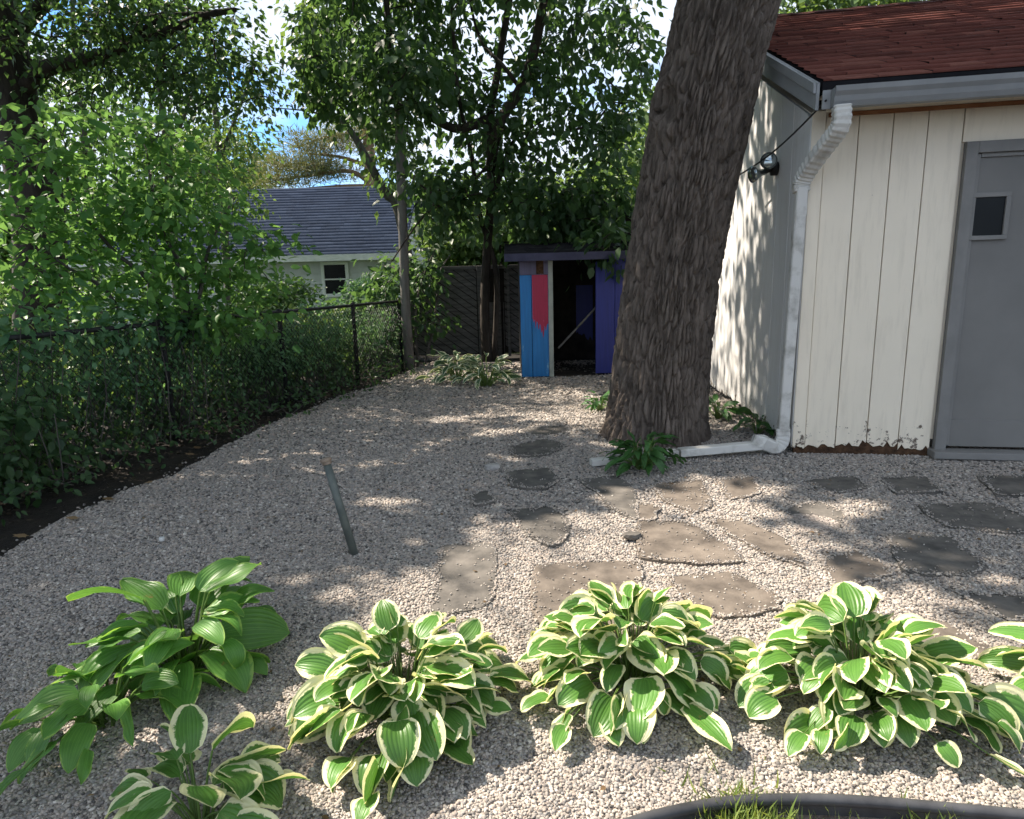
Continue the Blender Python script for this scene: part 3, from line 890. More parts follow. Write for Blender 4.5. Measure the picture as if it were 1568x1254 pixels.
# downspout: crimped elbows, pipe, foot, extension on the ground
def rect_tube(pts, w, d, side, mb, crimp=0.0):
    pts = [Vector(p) for p in pts]
    o = len(mb.v)
    prof_ = [(-1, -.8), (-.8, -1), (-.3, -1), (-.2, -.86), (.2, -.86), (.3, -1), (.8, -1), (1, -.8), (1, .8), (.8, 1), (-.8, 1), (-1, .8)]
    n = len(prof_)
    for i, p in enumerate(pts):
        t_ = (pts[min(i + 1, len(pts) - 1)] - pts[max(i - 1, 0)]).normalized()
        sd_ = (Vector(side) - t_ * Vector(side).dot(t_)).normalized()
        ot = t_.cross(sd_).normalized()
        c_ = 1 + (crimp if i % 2 else -crimp)
        mb.v += [tuple(p + sd_ * (x * w / 2 * c_) + ot * (y * d / 2 * c_)) for x, y in prof_]
    for i in range(len(pts) - 1):
        mb.f += [(o + i * n + k, o + i * n + (k + 1) % n, o + (i + 1) * n + (k + 1) % n, o + (i + 1) * n + k) for k in range(n)]
    mb.f.append(tuple(o + k for k in range(n))[::-1]); mb.f.append(tuple(o + (len(pts) - 1) * n + k for k in range(n)))
    return mb
M['spout'] = surf('downspout_enamel', (0.30, 0.285, 0.25), (0.60, 0.585, 0.545), 9, 0.6, lo=0.25, hi=0.5, bs=0.12, bd=0.003)
dp_top = gL + uf * 0.055 + nf * 0.05 + V(0, 0, -0.11)
dp_mid = F3(-0.055, z_eave - 0.52, 0.03)
dp_bot = F3(-0.085, 0.20, 0.03)
bend = smooth_path([dp_top, dp_top + V(0, 0, -0.12), dp_top.lerp(dp_mid, 0.30) + V(0, 0, -0.06), dp_top.lerp(dp_mid, 0.75) + V(0, 0, 0.04), dp_mid + V(0, 0, 0.07), dp_mid], 8)
spout = rect_tube([dp_mid + V(0, 0, 0.03), dp_mid.lerp(dp_bot, 0.5), dp_bot], 0.076, 0.095, uf, MB()).build('downspout', M['spout'], garage)
rect_tube(bend, 0.105, 0.085, uf, MB(), 0.05).build('elbow', M['spout'], spout, smooth=False)
e1 = G(1040, 693, 0.05); e0 = G(905, 708, 0.03)
foot = smooth_path([dp_bot, dp_bot + V(0, 0, -0.10), dp_bot + V(-0.06, 0.0, -0.15), dp_bot.lerp(e1, 0.25) + V(0, 0, -0.04)], 6)
foot[-1].z = 0.07
rect_tube(foot, 0.082, 0.098, V(-0.3, -1, 0), MB(), 0.03).build('elbow', M['spout'], spout)
rect_tube([foot[-1] + (foot[-1] - e1).normalized() * 0.03, e1], 0.082, 0.062, V(0, -1, 0), MB()).build('extension', M['spout'], spout)
e1b = e1 + (e0 - e1).normalized() * 0.02
rect_tube([e1b, e0], 0.074, 0.05, V(0, -1, 0), MB()).build('extension', M['spout'], spout)
MB().box(dp_mid + V(0, 0, -0.12), uf, nf, (0, 0, 1), 0.036, 0.047, 0.05).build('strap', M['spout'], spout, bevel=0.003)

# twin floodlight on the gable
lu, lz = ongable(1190, 258)
fl = empty('floodlight', B3(lu, lz, 0.0))
tag(fl, 'twin bulb outdoor floodlight on the gable wall of the garage', 'lamp')
lp = B3(lu, lz, 0.0)
mb = MB().tube([lp, lp + ngb * 0.045, lp + ngb * 0.05], [0.055, 0.055, 0.03], 16); mb.build('base', M['blackmetal'], fl, smooth=True)
def bulb(d0, base):
    d0 = d0.normalized()
    pr = [(0.0, 0.024), (0.05, 0.028), (0.055, 0.036), (0.07, 0.04), (0.105, 0.062), (0.125, 0.066)]
    h = MB().tube([base + d0 * t_ for t_, r in pr], [r for t_, r in pr], 18).build('lamp_head', M['lens'], fl, smooth=True)
    MB().tube([base + d0 * t_ for t_ in (0.124, 0.132, 0.137)], [0.062, 0.05, 0.01], 18).build('lens', M['lens'], h, smooth=True)
    MB().tube([lp + ngb * 0.04, base + d0 * 0.03], [0.02, 0.024], 10).build('arm', M['blackmetal'], fl, smooth=True)
bulb(V(-0.4, -1, 0.1) , lp + ngb * 0.08 + V(0, -0.03, 0.03))
bulb(ngb + V(-0.2, -0.3, -0.25), lp + ngb * 0.09 + V(0, 0, -0.02))
# cable running from the gutter corner to the trunk
ca = gL + V(-0.03, 0, -0.06); cb = D(1128, 270, 6.0)
sp = [ca.lerp(cb, i / 10) + V(0, 0, -0.05 * math.sin(math.pi * i / 10)) for i in range(11)]
tag(MB().tube(sp, 0.007, 6).build('cable', M['blackmetal'], smooth=True), 'dark sagging cable from the garage gutter to the tree trunk', 'cable')

# ================================================================== SHED
sd_b = G(822, 577)
sY = sd_b.y
shed = empty('shed', (sd_b.x, sY, 0))
tag(shed, 'small painted shed with an open doorway behind the oak', 'shed')
def SX(px, py, dy=0.0): return D(px, py, sY + dy)
zt = SX(822, 398).z
x0, x1, x2 = SX(797, 480).x, SX(840, 480).x, SX(847, 480).x
x3, x4 = SX(912, 480).x, SX(1000, 480).x
zb = SX(822, 421).z
xm = (x0 + x1) * 0.46 + x0 * 0.08
def sbox(xa, xb, za, zb_, y, hy, name, mat, parent=shed, bevel=0.003):
    return MB().box(((xa + xb) / 2, y, (za + zb_) / 2), (1, 0, 0), (0, 1, 0), (0, 0, 1), (xb - xa) / 2, hy, (zb_ - za) / 2).build(name, mat, parent, bevel=bevel)
xm = x0 + (x1 - x0) * 0.40
sbox(x0, xm - 0.003, 0.005, zb, sY, 0.012, 'board', M['blue'])
b2 = sbox(xm + 0.003, x1 - 0.002, 0.005, zb, sY, 0.012, 'board', M['blue'])
sbox(x0, x1, zb + 0.004, zt, sY, 0.012, 'board', M['purplegrey'])
sbox(x1, x2, 0.0, zt - 0.002, sY - 0.004, 0.02, 'door_jamb', M['palegreen'])
# splash of crimson with dripping lower edge
def ragged_panel(xa, xb, ztop, zfun, y, name, mat, parent, n=12, th=0.003):
    top = [V(xa, y, ztop), V(xb, y, ztop)]
    low = [V(xb + (xa - xb) * i / n, y, zfun(i / n)) for i in range(n + 1)]
    return MB().prism(top + low, V(0, -th, 0)).build(name, mat, parent)
rz = random.Random(4)
ragged_panel(xm + 0.01, x1 - 0.006, zb + 0.0, lambda t: 0.74 + 0.16 * max(0, t - .5) - sum(d * math.exp(-((t - c_) / w) ** 2) for c_, d, w in ((.16, .10, .05), (.33, .20, .06), (.45, .13, .04), (.62, .10, .05), (.80, .12, .035), (.93, .05, .03))) + rz.uniform(-.006, .006), sY - 0.0125, 'paint_patch', M['red'], b2, 48)
ragged_panel(xm + 0.07, x1 - 0.06, zt - 0.002, lambda t: zb + rz.uniform(0.005, 0.02), sY - 0.0125, 'paint_patch', M['rot'], shed)
# right wall panels
nn = 3
for i in range(nn):
    xa = x3 + (x4 - x3) * i / nn; xb = x3 + (x4 - x3) * (i + 1) / nn - 0.004
    sbox(xa, xb, 0.03, zt, sY + 0.0, 0.015, 'board', M['purple'])
# side, back walls, floor
dpt = 1.7
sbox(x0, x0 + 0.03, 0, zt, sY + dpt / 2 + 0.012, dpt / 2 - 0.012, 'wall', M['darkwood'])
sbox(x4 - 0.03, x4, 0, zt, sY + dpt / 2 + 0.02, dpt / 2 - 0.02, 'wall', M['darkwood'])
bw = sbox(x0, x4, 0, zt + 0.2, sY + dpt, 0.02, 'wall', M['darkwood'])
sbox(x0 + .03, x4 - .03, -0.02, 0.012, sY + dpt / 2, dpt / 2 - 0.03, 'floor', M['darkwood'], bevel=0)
pa, pb_ = SX(882, 437, dpt - 0.03), SX(903, 520, dpt - 0.03)
ragged_panel(pa.x, pb_.x + 0.05, pa.z, lambda t: pb_.z + 0.15 * t + rz.uniform(-.05, .05), sY + dpt - 0.022, 'paint_patch', M['purple'], bw)
br = MB().bar(SX(855, 533, 0.12), SX(913, 470, 0.12), 0.025, 0.025).build('brace', M['oldwood'], shed)
# roof
zr = SX(870, 389).z
rx0, rx1 = SX(772, 390).x, x4 + 0.2
fY = sY - 0.28
sl = 0.24
mb = MB().prism([V(rx0, fY, zr), V(rx1, fY, zr), V(rx1, sY + dpt + .2, zr + sl), V(rx0, sY + dpt + .2, zr + sl)], V(0, 0, -0.03))
sroof = mb.build('roof', M['sh_dark'], shed)
roof_courses('shingles', V(rx0, fY, zr + .003), V(rx1, fY, zr + .003), V(rx0, sY + dpt + .2, zr + sl + .003), V(rx1, sY + dpt + .2, zr + sl + .003), 12, 0.26, M['sh_dark'], sroof, 8)
M['fascia_violet'] = surf('violet_grey_fascia', (0.03, 0.033, 0.065), (0.06, 0.062, 0.11), 6, 0.7, bs=0.2)
MB().box(((rx0 + rx1) / 2, fY - 0.012, zr - 0.035), (1, 0, 0), (0, 1, 0), (0, 0, 1), (rx1 - rx0) / 2, 0.012, 0.05).build('fascia', M['fascia_violet'], sroof, bevel=0.003)
# dark outbuilding with a steep roof behind the shed
ob = empty('outbuilding', (1.9, 12.6, 0)); tag(ob, 'dark gabled outbuilding mostly hidden behind the small shed', 'outbuilding')
pk = D(915, 305, 13.0); oe = D(975, 345, 13.0); oe2 = D(845, 352, 13.0)
zq = oe.z
mb = MB().prism([V(oe2.x, 13, 0), V(oe.x + .6, 13, 0), V(oe.x + .6, 13, zq - .2), V(pk.x, 13, pk.z - 0.05), V(oe2.x, 13, zq - .2)], V(0, 3, 0)); mb.build('wall', M['darkwood'], ob)
mb = MB()
mb.prism([V(pk.x, 12.8, pk.z), V(oe.x + .85, 12.8, zq - .3), V(oe.x + .85, 12.8, zq - .36), V(pk.x, 12.8, pk.z - .06)], V(0, 3.4, 0))
mb.prism([V(pk.x - .001, 12.8, pk.z), V(oe2.x - .2, 12.8, zq - .3), V(oe2.x - .2, 12.8, zq - .36), V(pk.x - .001, 12.8, pk.z - .06)], V(0, 3.4, 0))
mb.build('roof', M['sh_dark'], ob)

# ================================================================== WOODEN FENCE with diagonal boards
wf0, wf1 = G(650, 548), G(800, 548)
wY = wf0.y
wfence = empty('wooden_fence', (wf0.x, wY, 0)); tag(wfence, 'dark weathered wooden fence with slanting boards left of the shed', 'fence')
wtop = D(700, 408, wY).z
def slat_panel(xa, xb, y, n_w=0.13):
    # slats falling to the right; clipped to the bay
    h = wtop - 0.06
    sl_ = 0.72
    c = -0.2
    k = 0
    while c < h + (xb - xa) * sl_ + 0.2:
        lo, hi = c, c + n_w - 0.018
        # line z = v - sl*(x-xa); polygon between lo and hi clipped to the box
        poly = []
        def clip(v):
            za, zb_ = v, v - sl_ * (xb - xa)
            p = []
            if za <= h: pa_ = (xa, max(za, 0.06)) if za >= 0.06 else None
            else: pa_ = (xa + (za - h) / sl_, h)
            if zb_ >= 0.06: pb2 = (xb, min(zb_, h))
            else: pb2 = (xa + (za - 0.06) / sl_, 0.06)
            return pa_, pb2
        if hi - 0.06 > 0.02 and lo - sl_ * (xb - xa) < h - 0.02 and lo > 0.07:
            A, Bq = clip(lo); C_, D_ = clip(hi)
            pts_ = [A, Bq]
            if Bq[1] <= 0.061 and D_[0] >= xb - 1e-6 and D_[1] > 0.061: pts_.append((xb, 0.06))
            pts_ += [D_, C_]
            if C_[1] >= h - 1e-6 and A[0] <= xa + 1e-6 and A[1] < h - 1e-6: pts_.append((xa, h))
            if all(q[0] <= xb + 1e-6 and q[0] >= xa - 1e-6 for q in pts_):
                yy = y + rr.uniform(-.006, .006)
                MB().prism([V(q[0], yy, q[1]) for q in pts_], V(0, 0.02, 0)).build('slat', M['oldwood'], wfence)
        c += n_w
        k += 1
bx = [wf0.x - 0.3, D(733, 500, wY).x, D(762, 500, wY).x, D(772, 500, wY).x, wf1.x + 0.1]
slat_panel(bx[0] + 0.02, bx[1] - 0.02, wY)
slat_panel(bx[3] + 0.02, bx[4], wY)
for xx, w in ((bx[0], .09), (bx[1] + 0.05, .10), (bx[2] + .03, .06), (bx[3] + .09, 0.05)):
    MB().box((xx, wY - 0.03, wtop / 2), (1, 0, 0), (0, 1, 0), (0, 0, 1), w / 2, 0.035, wtop / 2).build('post', M['oldwood'], wfence, bevel=0.004)
MB().box(((bx[1] + bx[3]) / 2 + 0.08, wY + 0.02, wtop * 0.3), (1, 0, 0), (0, 1, 0), (0, 0, 1), 0.15, 0.012, wtop * 0.3).build('board', M['oldwood'], wfence)
MB().box(((bx[0] + bx[4]) / 2, wY + 0.01, wtop - 0.025), (1, 0, 0), (0, 1, 0), (0, 0, 1), (bx[4] - bx[0]) / 2, 0.045, 0.03).build('top_rail', M['oldwood'], wfence, bevel=0.004)
MB().box(((bx[0] + bx[4]) / 2, wY + 0.055, wtop / 2), (1, 0, 0), (0, 1, 0), (0, 0, 1), (bx[4] - bx[0]) / 2, 0.008, wtop / 2 - 0.04).build('backing', M['darkwood'], wfence)
# wire trellis line over the shed
tr = empty('trellis', (D(770, 400, 11.6).x, 11.6, 0)); tag(tr, 'thin dark trellis frame rising behind the shed roof', 'trellis')
MB().bar(D(760, 372, 11.6), D(990, 356, 11.6), 0.03, 0.03).build('rail', M['darkwood'], tr)
for px in (766, 840, 985):
    t_ = D(px, 372 - 16 * (px - 760) / 230, 11.6)
    MB().bar((t_.x, t_.y, 0), t_ + V(0, 0, .02), 0.035, 0.035, (0, 1, 0)).build('post', M['darkwood'], tr)

# ================================================================== CHAIN-LINK FENCE
ZF = 1.05
f0, f1 = G(0, 520, ZF), G(540, 468, ZF)
fd = (f1 - f0); fl_ = fd.length; fd.normalize(); fd.z = 0
fn = V(fd.y, -fd.x, 0)                     # towards the yard
def FP(s_, z, off=0.0): return V(f0.x, f0.y, 0) + fd * s_ + fn * off + V(0, 0, z)
cf = empty('chain_link_fence', FP(0, 0)); tag(cf, 'overgrown dark chain-link fence along the left side of the yard', 'fence')
s_end = fl_ + 1.35
MB().tube([FP(-2.2, ZF), FP(fl_ * 0.5, ZF + 0.008), FP(s_end, ZF)], 0.021, 10).build('top_rail', M['blackmetal'], cf, smooth=True)
for s_ in (-1.9, fl_ * 0.30, fl_ * 0.66, fl_, s_end):
    mb = MB().tube([FP(s_, -0.05), FP(s_, ZF - 0.0), FP(s_, ZF + 0.03), FP(s_, ZF + 0.045)], [0.026, 0.026, 0.03, 0.012], 10)
    mb.build('post', M['blackmetal'], cf, smooth=True)
mb = MB()
pit = 0.062
s_ = -2.2 - ZF
while s_ < s_end:
    for sg in (1, -1):
        a_s, b_s = (s_, s_ + ZF * 0.9) if sg > 0 else (s_ + ZF * 0.9, s_)
        za, zb_ = 0.04, ZF - 0.02
        t0 = max(0, (-2.2 - min(a_s, b_s)) / (ZF * 0.9)); t1 = min(1, (s_end - min(a_s, b_s)) / (ZF * 0.9))
        if t1 - t0 > 0.02:
            if sg > 0: A, Bq = (a_s + (b_s - a_s) * t0, za + (zb_ - za) * t0), (a_s + (b_s - a_s) * t1, za + (zb_ - za) * t1)
            else: A, Bq = (b_s + (a_s - b_s) * t0, zb_ + (za - zb_) * t0), (b_s + (a_s - b_s) * t1, zb_ + (za - zb_) * t1)
            mb.tube([FP(A[0], A[1], 0.024 + 0.003 * sg), FP(Bq[0], Bq[1], 0.024 + 0.003 * sg)], 0.0028, 3, cap=False)
    s_ += pit
tag(mb.build('wire_mesh', M['wire'], cf), kind='stuff')

# ================================================================== NEIGHBOUR'S HOUSE and pole
hz = 19.0
house = empty('house', (D(500, 440, hz).x, hz, 0)); tag(house, 'pale sided house with a blue grey shingle roof beyond the fence', 'house')
e_r = D(618, 390, hz); e_l = D(250, 405, hz)
r_r = D(612, 284, hz + 4.0)
ez = e_r.z; rz_ = r_r.z
xl, xr = e_l.x - 4, e_r.x
mb = MB()
MB().prism([V(xl, hz + .35, 0), V(xr - .3, hz + .35, 0), V(xr - .3, hz + .35, ez), V(xl, hz + .35, ez)], V(0, 0.15, 0)).build('wall', M['darkwood'], house)
M['hsiding'] = surf('pale_house_siding', (0.42, 0.43, 0.42), (0.56, 0.57, 0.56), 3, 0.7, bs=0.1)
wx0, wx1 = D(493, 430, hz).x, D(526, 430, hz).x
wz0, wz1 = D(510, 450, hz).z, D(510, 405, hz).z
k = 0
zz = 0.1
while zz < ez:
    def strip(xa, xb):
        a_, b_ = zz, min(zz + 0.15, ez)
        MB().prism([V(xa, hz + .35, b_), V(xa, hz + .315, a_), V(xa, hz + .35, a_)], V(xb - xa, 0, 0)).build('siding_board', M['hsiding'], house)
    if zz + .15 > wz0 and zz < wz1:
        strip(xl, wx0 - 0.08); strip(wx1 + 0.08, xr - .3)
    else: strip(xl, xr - .3)
    zz += 0.15
mb = MB()
for (a, b, c, d) in ((wx0 - .09, wx1 + .09, wz1, wz1 + .09), (wx0 - .09, wx1 + .09, wz0 - .09, wz0), (wx0 - .09, wx0, wz0, wz1), (wx1, wx1 + .09, wz0, wz1), (wx0, wx1, (wz0 + wz1) / 2 - .02, (wz0 + wz1) / 2 + .02)):
    mb.box(((a + b) / 2, hz + 0.31, (c + d) / 2), (1, 0, 0), (0, 1, 0), (0, 0, 1), (b - a) / 2, 0.03, (d - c) / 2)
wobj = mb.build('window', M['whitetrim'], house)
for c, d in ((wz0, (wz0 + wz1) / 2 - .02), ((wz0 + wz1) / 2 + .02, wz1)):
    MB().box(((wx0 + wx1) / 2, hz + 0.335, (c + d) / 2), (1, 0, 0), (0, 1, 0), (0, 0, 1), (wx1 - wx0) / 2, 0.01, (d - c) / 2).build('pane', M['glass'], wobj)
# gable end on the right
yr = hz + 4.0
gx_ = xr - .3
MB().prism([V(gx_ - .05, hz + .4, 0), V(gx_ - .05, hz + 8, 0), V(gx_ - .05, hz + 8, ez), V(gx_ - .05, yr, rz_ - .1), V(gx_ - .05, hz + .4, ez)], V(-0.15, 0, 0)).build('wall', M['darkwood'], house)
zz = 0.1
while zz < rz_ - .15:
    b_ = zz + 0.15
    def yl(z): return hz + .4 if z < ez else hz + .4 + (z - ez) / (rz_ - ez) * 3.6
    ya, yb = yl(b_), 2 * yr - yl(b_)
    MB().prism([V(gx_, ya, b_), V(gx_ + .035, ya, zz), V(gx_, ya, zz)], V(0, yb - ya, 0)).build('siding_board', M['hsiding'], house)
    zz += 0.15
mb = MB().prism([V(xl, hz, ez + .04), V(xr, hz, ez + .04), V(xr, yr, rz_), V(xl, yr, rz_)], V(0, 0, -0.08))
mb.prism([V(xl, yr, rz_ - .001), V(xr, yr, rz_ - .001), V(xr, yr + 4.4, ez + .04), V(xl, yr + 4.4, ez + .04)], V(0, 0, -0.08))
hroof = mb.build('roof', M['sh_blue'], house)
roof_courses('shingles', V(xl, hz, ez + .046), V(xr, hz, ez + .046), V(xl, yr, rz_ + .006), V(xr, yr, rz_ + .006), 24, 0.5, M['sh_blue'], hroof, 9, 0.005)
MB().box(((xl + xr) / 2, hz - 0.015, ez - .03), (1, 0, 0), (0, 1, 0), (0, 0, 1), (xr - xl) / 2, 0.012, 0.09).build('fascia', M['whitetrim'], house)
# utility pole
PLY = 10.3
pp0 = D(622, 492, PLY); pp1 = D(612, 210, PLY); pp2 = D(608, 95, PLY)
pole = MB()
pole.tube([V(pp0.x + .02, PLY, -0.05), pp0, pp1, pp2], [0.082, 0.078, 0.066, 0.062], 14)
tag(pole.build('utility_pole', M['polewood'], smooth=True), 'weathered grey wooden pole standing at the corner of the house', 'pole')

# ================================================================== OAK in the yard
tb = G(1003, 684)
TY = tb.y + 0.36
oak = empty('oak_tree', (tb.x, TY, 0))
tag(oak, 'large leaning oak with deeply furrowed bark beside the garage', 'tree')
spine = []
for (y, xl_, xr_) in ((700, 915, 1090), (672, 925, 1081), (640, 931, 1080), (560, 939, 1084), (500, 946, 1090), (400, 960, 1103), (300, 976, 1122), (200, 993, 1144), (100, 1014, 1166), (0, 1038, 1195), (-120, 1062, 1222)):
    c = D((xl_ + xr_) / 2, y, TY); l_ = D(xl_, y, TY); r_ = D(xr_, y, TY)
    spine.append((c, (r_ - l_).length / 2 * 0.95))
spine.append((spine[-1][0] + V(0.25, 0.1, 1.2), 0.36)); spine.append((spine[-1][0] + V(0.15, 0.1, 1.2), 0.30)); spine.append((spine[-1][0] + V(0.1, 0.1, 1.5), 0.2))
sz_ = np.array([p.z for p, r in spine]); sx_ = np.array([p.x for p, r in spine]); sy_ = np.array([p.y for p, r in spine]); sr_ = np.array([r for p, r in spine])
zz = np.concatenate([np.arange(-0.12, 4.4, 0.009), np.arange(4.4, sz_[-1], 0.12)])
NT = 420
th_ = np.linspace(0, 2 * np.pi, NT, endpoint=False)
cx_ = np.interp(zz, sz_, sx_); cy_ = np.interp(zz, sz_, sy_); cr_ = np.interp(zz, sz_, sr_)
# bark plates: stretched cells around the trunk (period in the round)
rng = np.random.default_rng(31)
CIRC = 2.6
seeds = []
for i in range(2500):
    seeds.append((rng.uniform(0, CIRC), rng.uniform(-0.4, 4.7)))
ST = 0.15                                      # vertical squash for plate length
kd = kdtree.KDTree(len(seeds) * 3)
j = 0
for (a, z) in seeds:
    for o in (-CIRC, 0, CIRC):
        kd.insert((a + o, z * ST, 0), j); j += 1
kd.balance()
disp = np.zeros((len(zz), NT))
for iz, z in enumerate(zz):
    if z > 4.4:
        continue
    for it in range(NT):
        a = th_[it] / (2 * math.pi) * CIRC
        w1 = mnoise.noise((a * 9, z * 2.2, 3.0)) * 0.022
        w2 = mnoise.noise((math.cos(th_[it]) * 3, math.sin(th_[it]) * 3, z * 5)) * 0.02
        r = kd.find_n((a + w1, (z + w2) * ST, 0), 2)
        e = r[1][2] - r[0][2]
        pl = min(e / 0.012, 1.0)
        disp[iz, it] = 0.050 * (pl ** 0.8) + 0.008 * mnoise.noise((a * 55, z * 22, 1.0)) + 0.008 * mnoise.noise((a * 30, z * 9, 7.0))
flare = 0.035 * np.exp(-np.maximum(zz, 0) / 0.14)
lob = 1 + 0.35 * np.sin(th_ * 5 + 0.6) + 0.2 * np.sin(th_ * 3)
R_ = (cr_[:, None] - 0.030) * (1 + 0.02 * np.sin(th_ * 2 + 1)[None]) + disp + (flare[:, None] * lob[None])
# old branch scar high on the near face
scar = D(1028, 150, TY - 0.36)
for iz, z in enumerate(zz):
    if abs(z - scar.z) < 0.5:
        px_ = cx_[iz] + R_[iz] * np.cos(th_); py_ = cy_[iz] + R_[iz] * np.sin(th_)
        d_ = np.sqrt(((px_ - scar.x) / 0.07) ** 2 + ((z - scar.z) / 0.17) ** 2 + ((py_ - scar.y) / 0.3) ** 2)
        R_[iz] += np.where(d_ < 1, -0.075 * (1 - d_ ** 2), 0.03 * np.exp(-((d_ - 1.3) / 0.35) ** 2))
vx = np.stack([cx_[:, None] + R_ * np.cos(th_)[None], cy_[:, None] + R_ * np.sin(th_)[None], np.repeat(zz[:, None], NT, 1)], 2).reshape(-1, 3)
i0 = (np.arange(len(zz) - 1)[:, None] * NT + np.arange(NT)[None]); i1 = (np.arange(len(zz) - 1)[:, None] * NT + (np.arange(NT)[None] + 1) % NT)
ff = np.stack([i0, i1, i1 + NT, i0 + NT], 2).reshape(-1, 4)
trunk = np_mesh('trunk', vx, ff, M['bark'], oak, smooth=True)
mb = MB(); rg = random.Random(9)
onodes = []
topz = spine[-3][0]
for k in range(9):
    a = k * 2.4 + 0.5
    b0 = spine[-3 + (k % 3)][0] + V(0, 0, -0.4)
    dirn = V(math.cos(a), math.sin(a), 0)
    onodes += limb(mb, [b0, b0 + dirn * 1.2 + V(0, 0, 1.0), b0 + dirn * 2.8 + V(0, 0, 1.5), b0 + dirn * 4.2 + V(0, 0, 1.9)], 0.11, 0.02, 7)
mb.build('limb', M['bark_grey'], oak, smooth=True)
rng = np.random.default_rng(77)
C = ell_centres([((1.2, 5.4, 8.4), (4.8, 4.8, 1.7), 620), ((-1.9, 6.6, 7.4), (2.6, 2.6, 1.0), 420), ((3.5, 7.5, 7.8), (3.0, 3.0, 1.2), 170), ((-2.5, 3.0, 7.8), (2.6, 2.6, 1.0), 200)], rng, 0.2)  # out-of-view crown, spread and thickened to shade the yard and dim sky light
P, ax, nr, sz, tone = clumps_to_leaves(C, 40, np.array([0.34, 0.34, 0.34]), 0.17, rng, 0.3, 0.55)
leaf_cloud('crown', P, ax, nr, sz, KITE, M['lf_mid'], oak, rng, tone=tone)

# ================================================================== OTHER TREES
def px_ell(x, y, Y, rx, ry, rdepth, n):
    c = D(x, y, Y); d = (c - EYE).dot(_F) / FPX
    return (tuple(c), (rx * d, rdepth, ry * d), n)
def L3(lst): return [D(x, y, Y) for x, y, Y in lst]

# leafy tree in front of the wooden fence, several thin stems and sweeping limbs
b0 = G(745, 552)
ty = b0.y
trunks = [
    ([V(b0.x, ty, -0.05)] + L3([(742, 470, ty), (746, 380, ty), (752, 290, ty), (750, 190, ty), (765, 90, ty), (790, -60, ty)]), 0.085, 0.05),
    ([V(b0.x + .12, ty + .1, -0.05)] + L3([(760, 420, ty), (735, 330, ty), (722, 240, ty), (700, 130, ty - .3), (690, -40, ty)]), 0.05, 0.025),
    (L3([(748, 330, ty), (775, 240, ty), (800, 205, ty), (850, 205, ty), (905, 190, ty), (930, 165, ty)]), 0.04, 0.015),
    (L3([(750, 260, ty), (765, 190, ty - .4), (800, 130, ty - .5), (822, 60, ty - .6), (838, -40, ty - .6)]), 0.085, 0.07),
    (L3([(752, 180, ty), (715, 195, ty - .3), (690, 195, ty - .4), (655, 175, ty - .4), (625, 140, ty - .5), (600, 80, ty - .6), (590, -20, ty - .6)]), 0.075, 0.04),
    (L3([(655, 175, ty - .4), (600, 130, ty), (540, 30, ty)]), 0.03, 0.012),
    (L3([(800, 140, ty - .5), (770, 100, ty - .5), (735, 60, ty), (715, -20, ty)]), 0.035, 0.02),
    (L3([(750, 250, ty), (700, 300, ty - .5), (650, 330, ty - .8), (600, 400, ty - .9)]), 0.025, 0.01),
]
tree('leafy_tree', 'dense leafy tree with sweeping dark limbs before the slatted fence', trunks,
     [px_ell(600, 60, ty, 150, 110, 1.3, 54), px_ell(760, 50, ty, 170, 120, 1.5, 68), px_ell(900, 90, ty, 120, 130, 1.4, 56),
      px_ell(560, 130, ty - .6, 110, 60, 0.9, 26), px_ell(700, 220, ty, 120, 90, 1.2, 44), px_ell(850, 230, ty, 120, 90, 1.3, 46),
      px_ell(800, 325, ty - .2, 160, 38, 1.0, 46), px_ell(650, 310, ty - .6, 55, 40, .8, 18), px_ell(900, 320, ty - 0.6, 80, 45, .7, 26),
      px_ell(945, 375, ty - 1.9, 36, 28, .3, 10), px_ell(606, 120, 9.3, 60, 70, .3, 20), px_ell(620, 250, 9.4, 26, 40, .2, 5),
      ((0.0, ty + .3, 7.5), (3.6, 2.2, 1.8), 150), ((-2.0, ty, 6.4), (2.0, 1.6, 1.4), 60)],
     28, (0.17, 0.17, 0.17), 0.145, OVATE, M['lf_dark'], M['bark_dark'], 101, droop=0.9, flat=0.9, clear=lambda C: (np.abs(C[:, 0] - (pp0.x + pp1.x) / 2) < .15) & (C[:, 2] < 3.4) & (C[:, 1] < 10.9))

# young shrub by the end of the chain-link fence
sb = G(640, 560)
tree('shrub', 'dark leafy shrub at the far end of the chain-link fence', [([V(sb.x, sb.y, -.05)] + L3([(636, 480, sb.y), (650, 420, sb.y), (668, 380, sb.y)]), .028, .01),
     ([V(sb.x + .1, sb.y, -.05)] + L3([(668, 470, sb.y), (672, 420, sb.y), (690, 390, sb.y)]), .02, .008)],
     [px_ell(615, 420, sb.y + .3, 45, 32, .8, 18), px_ell(580, 478, sb.y + .2, 55, 26, .6, 20), px_ell(655, 430, sb.y, 18, 45, .3, 8), px_ell(662, 492, sb.y, 20, 16, .2, 4)],
     30, (.14, .14, .14), 0.12, OVATE, M['lf_dark'], M['bark_grey'], 102, cat='shrub', droop=.7, flat=.9)

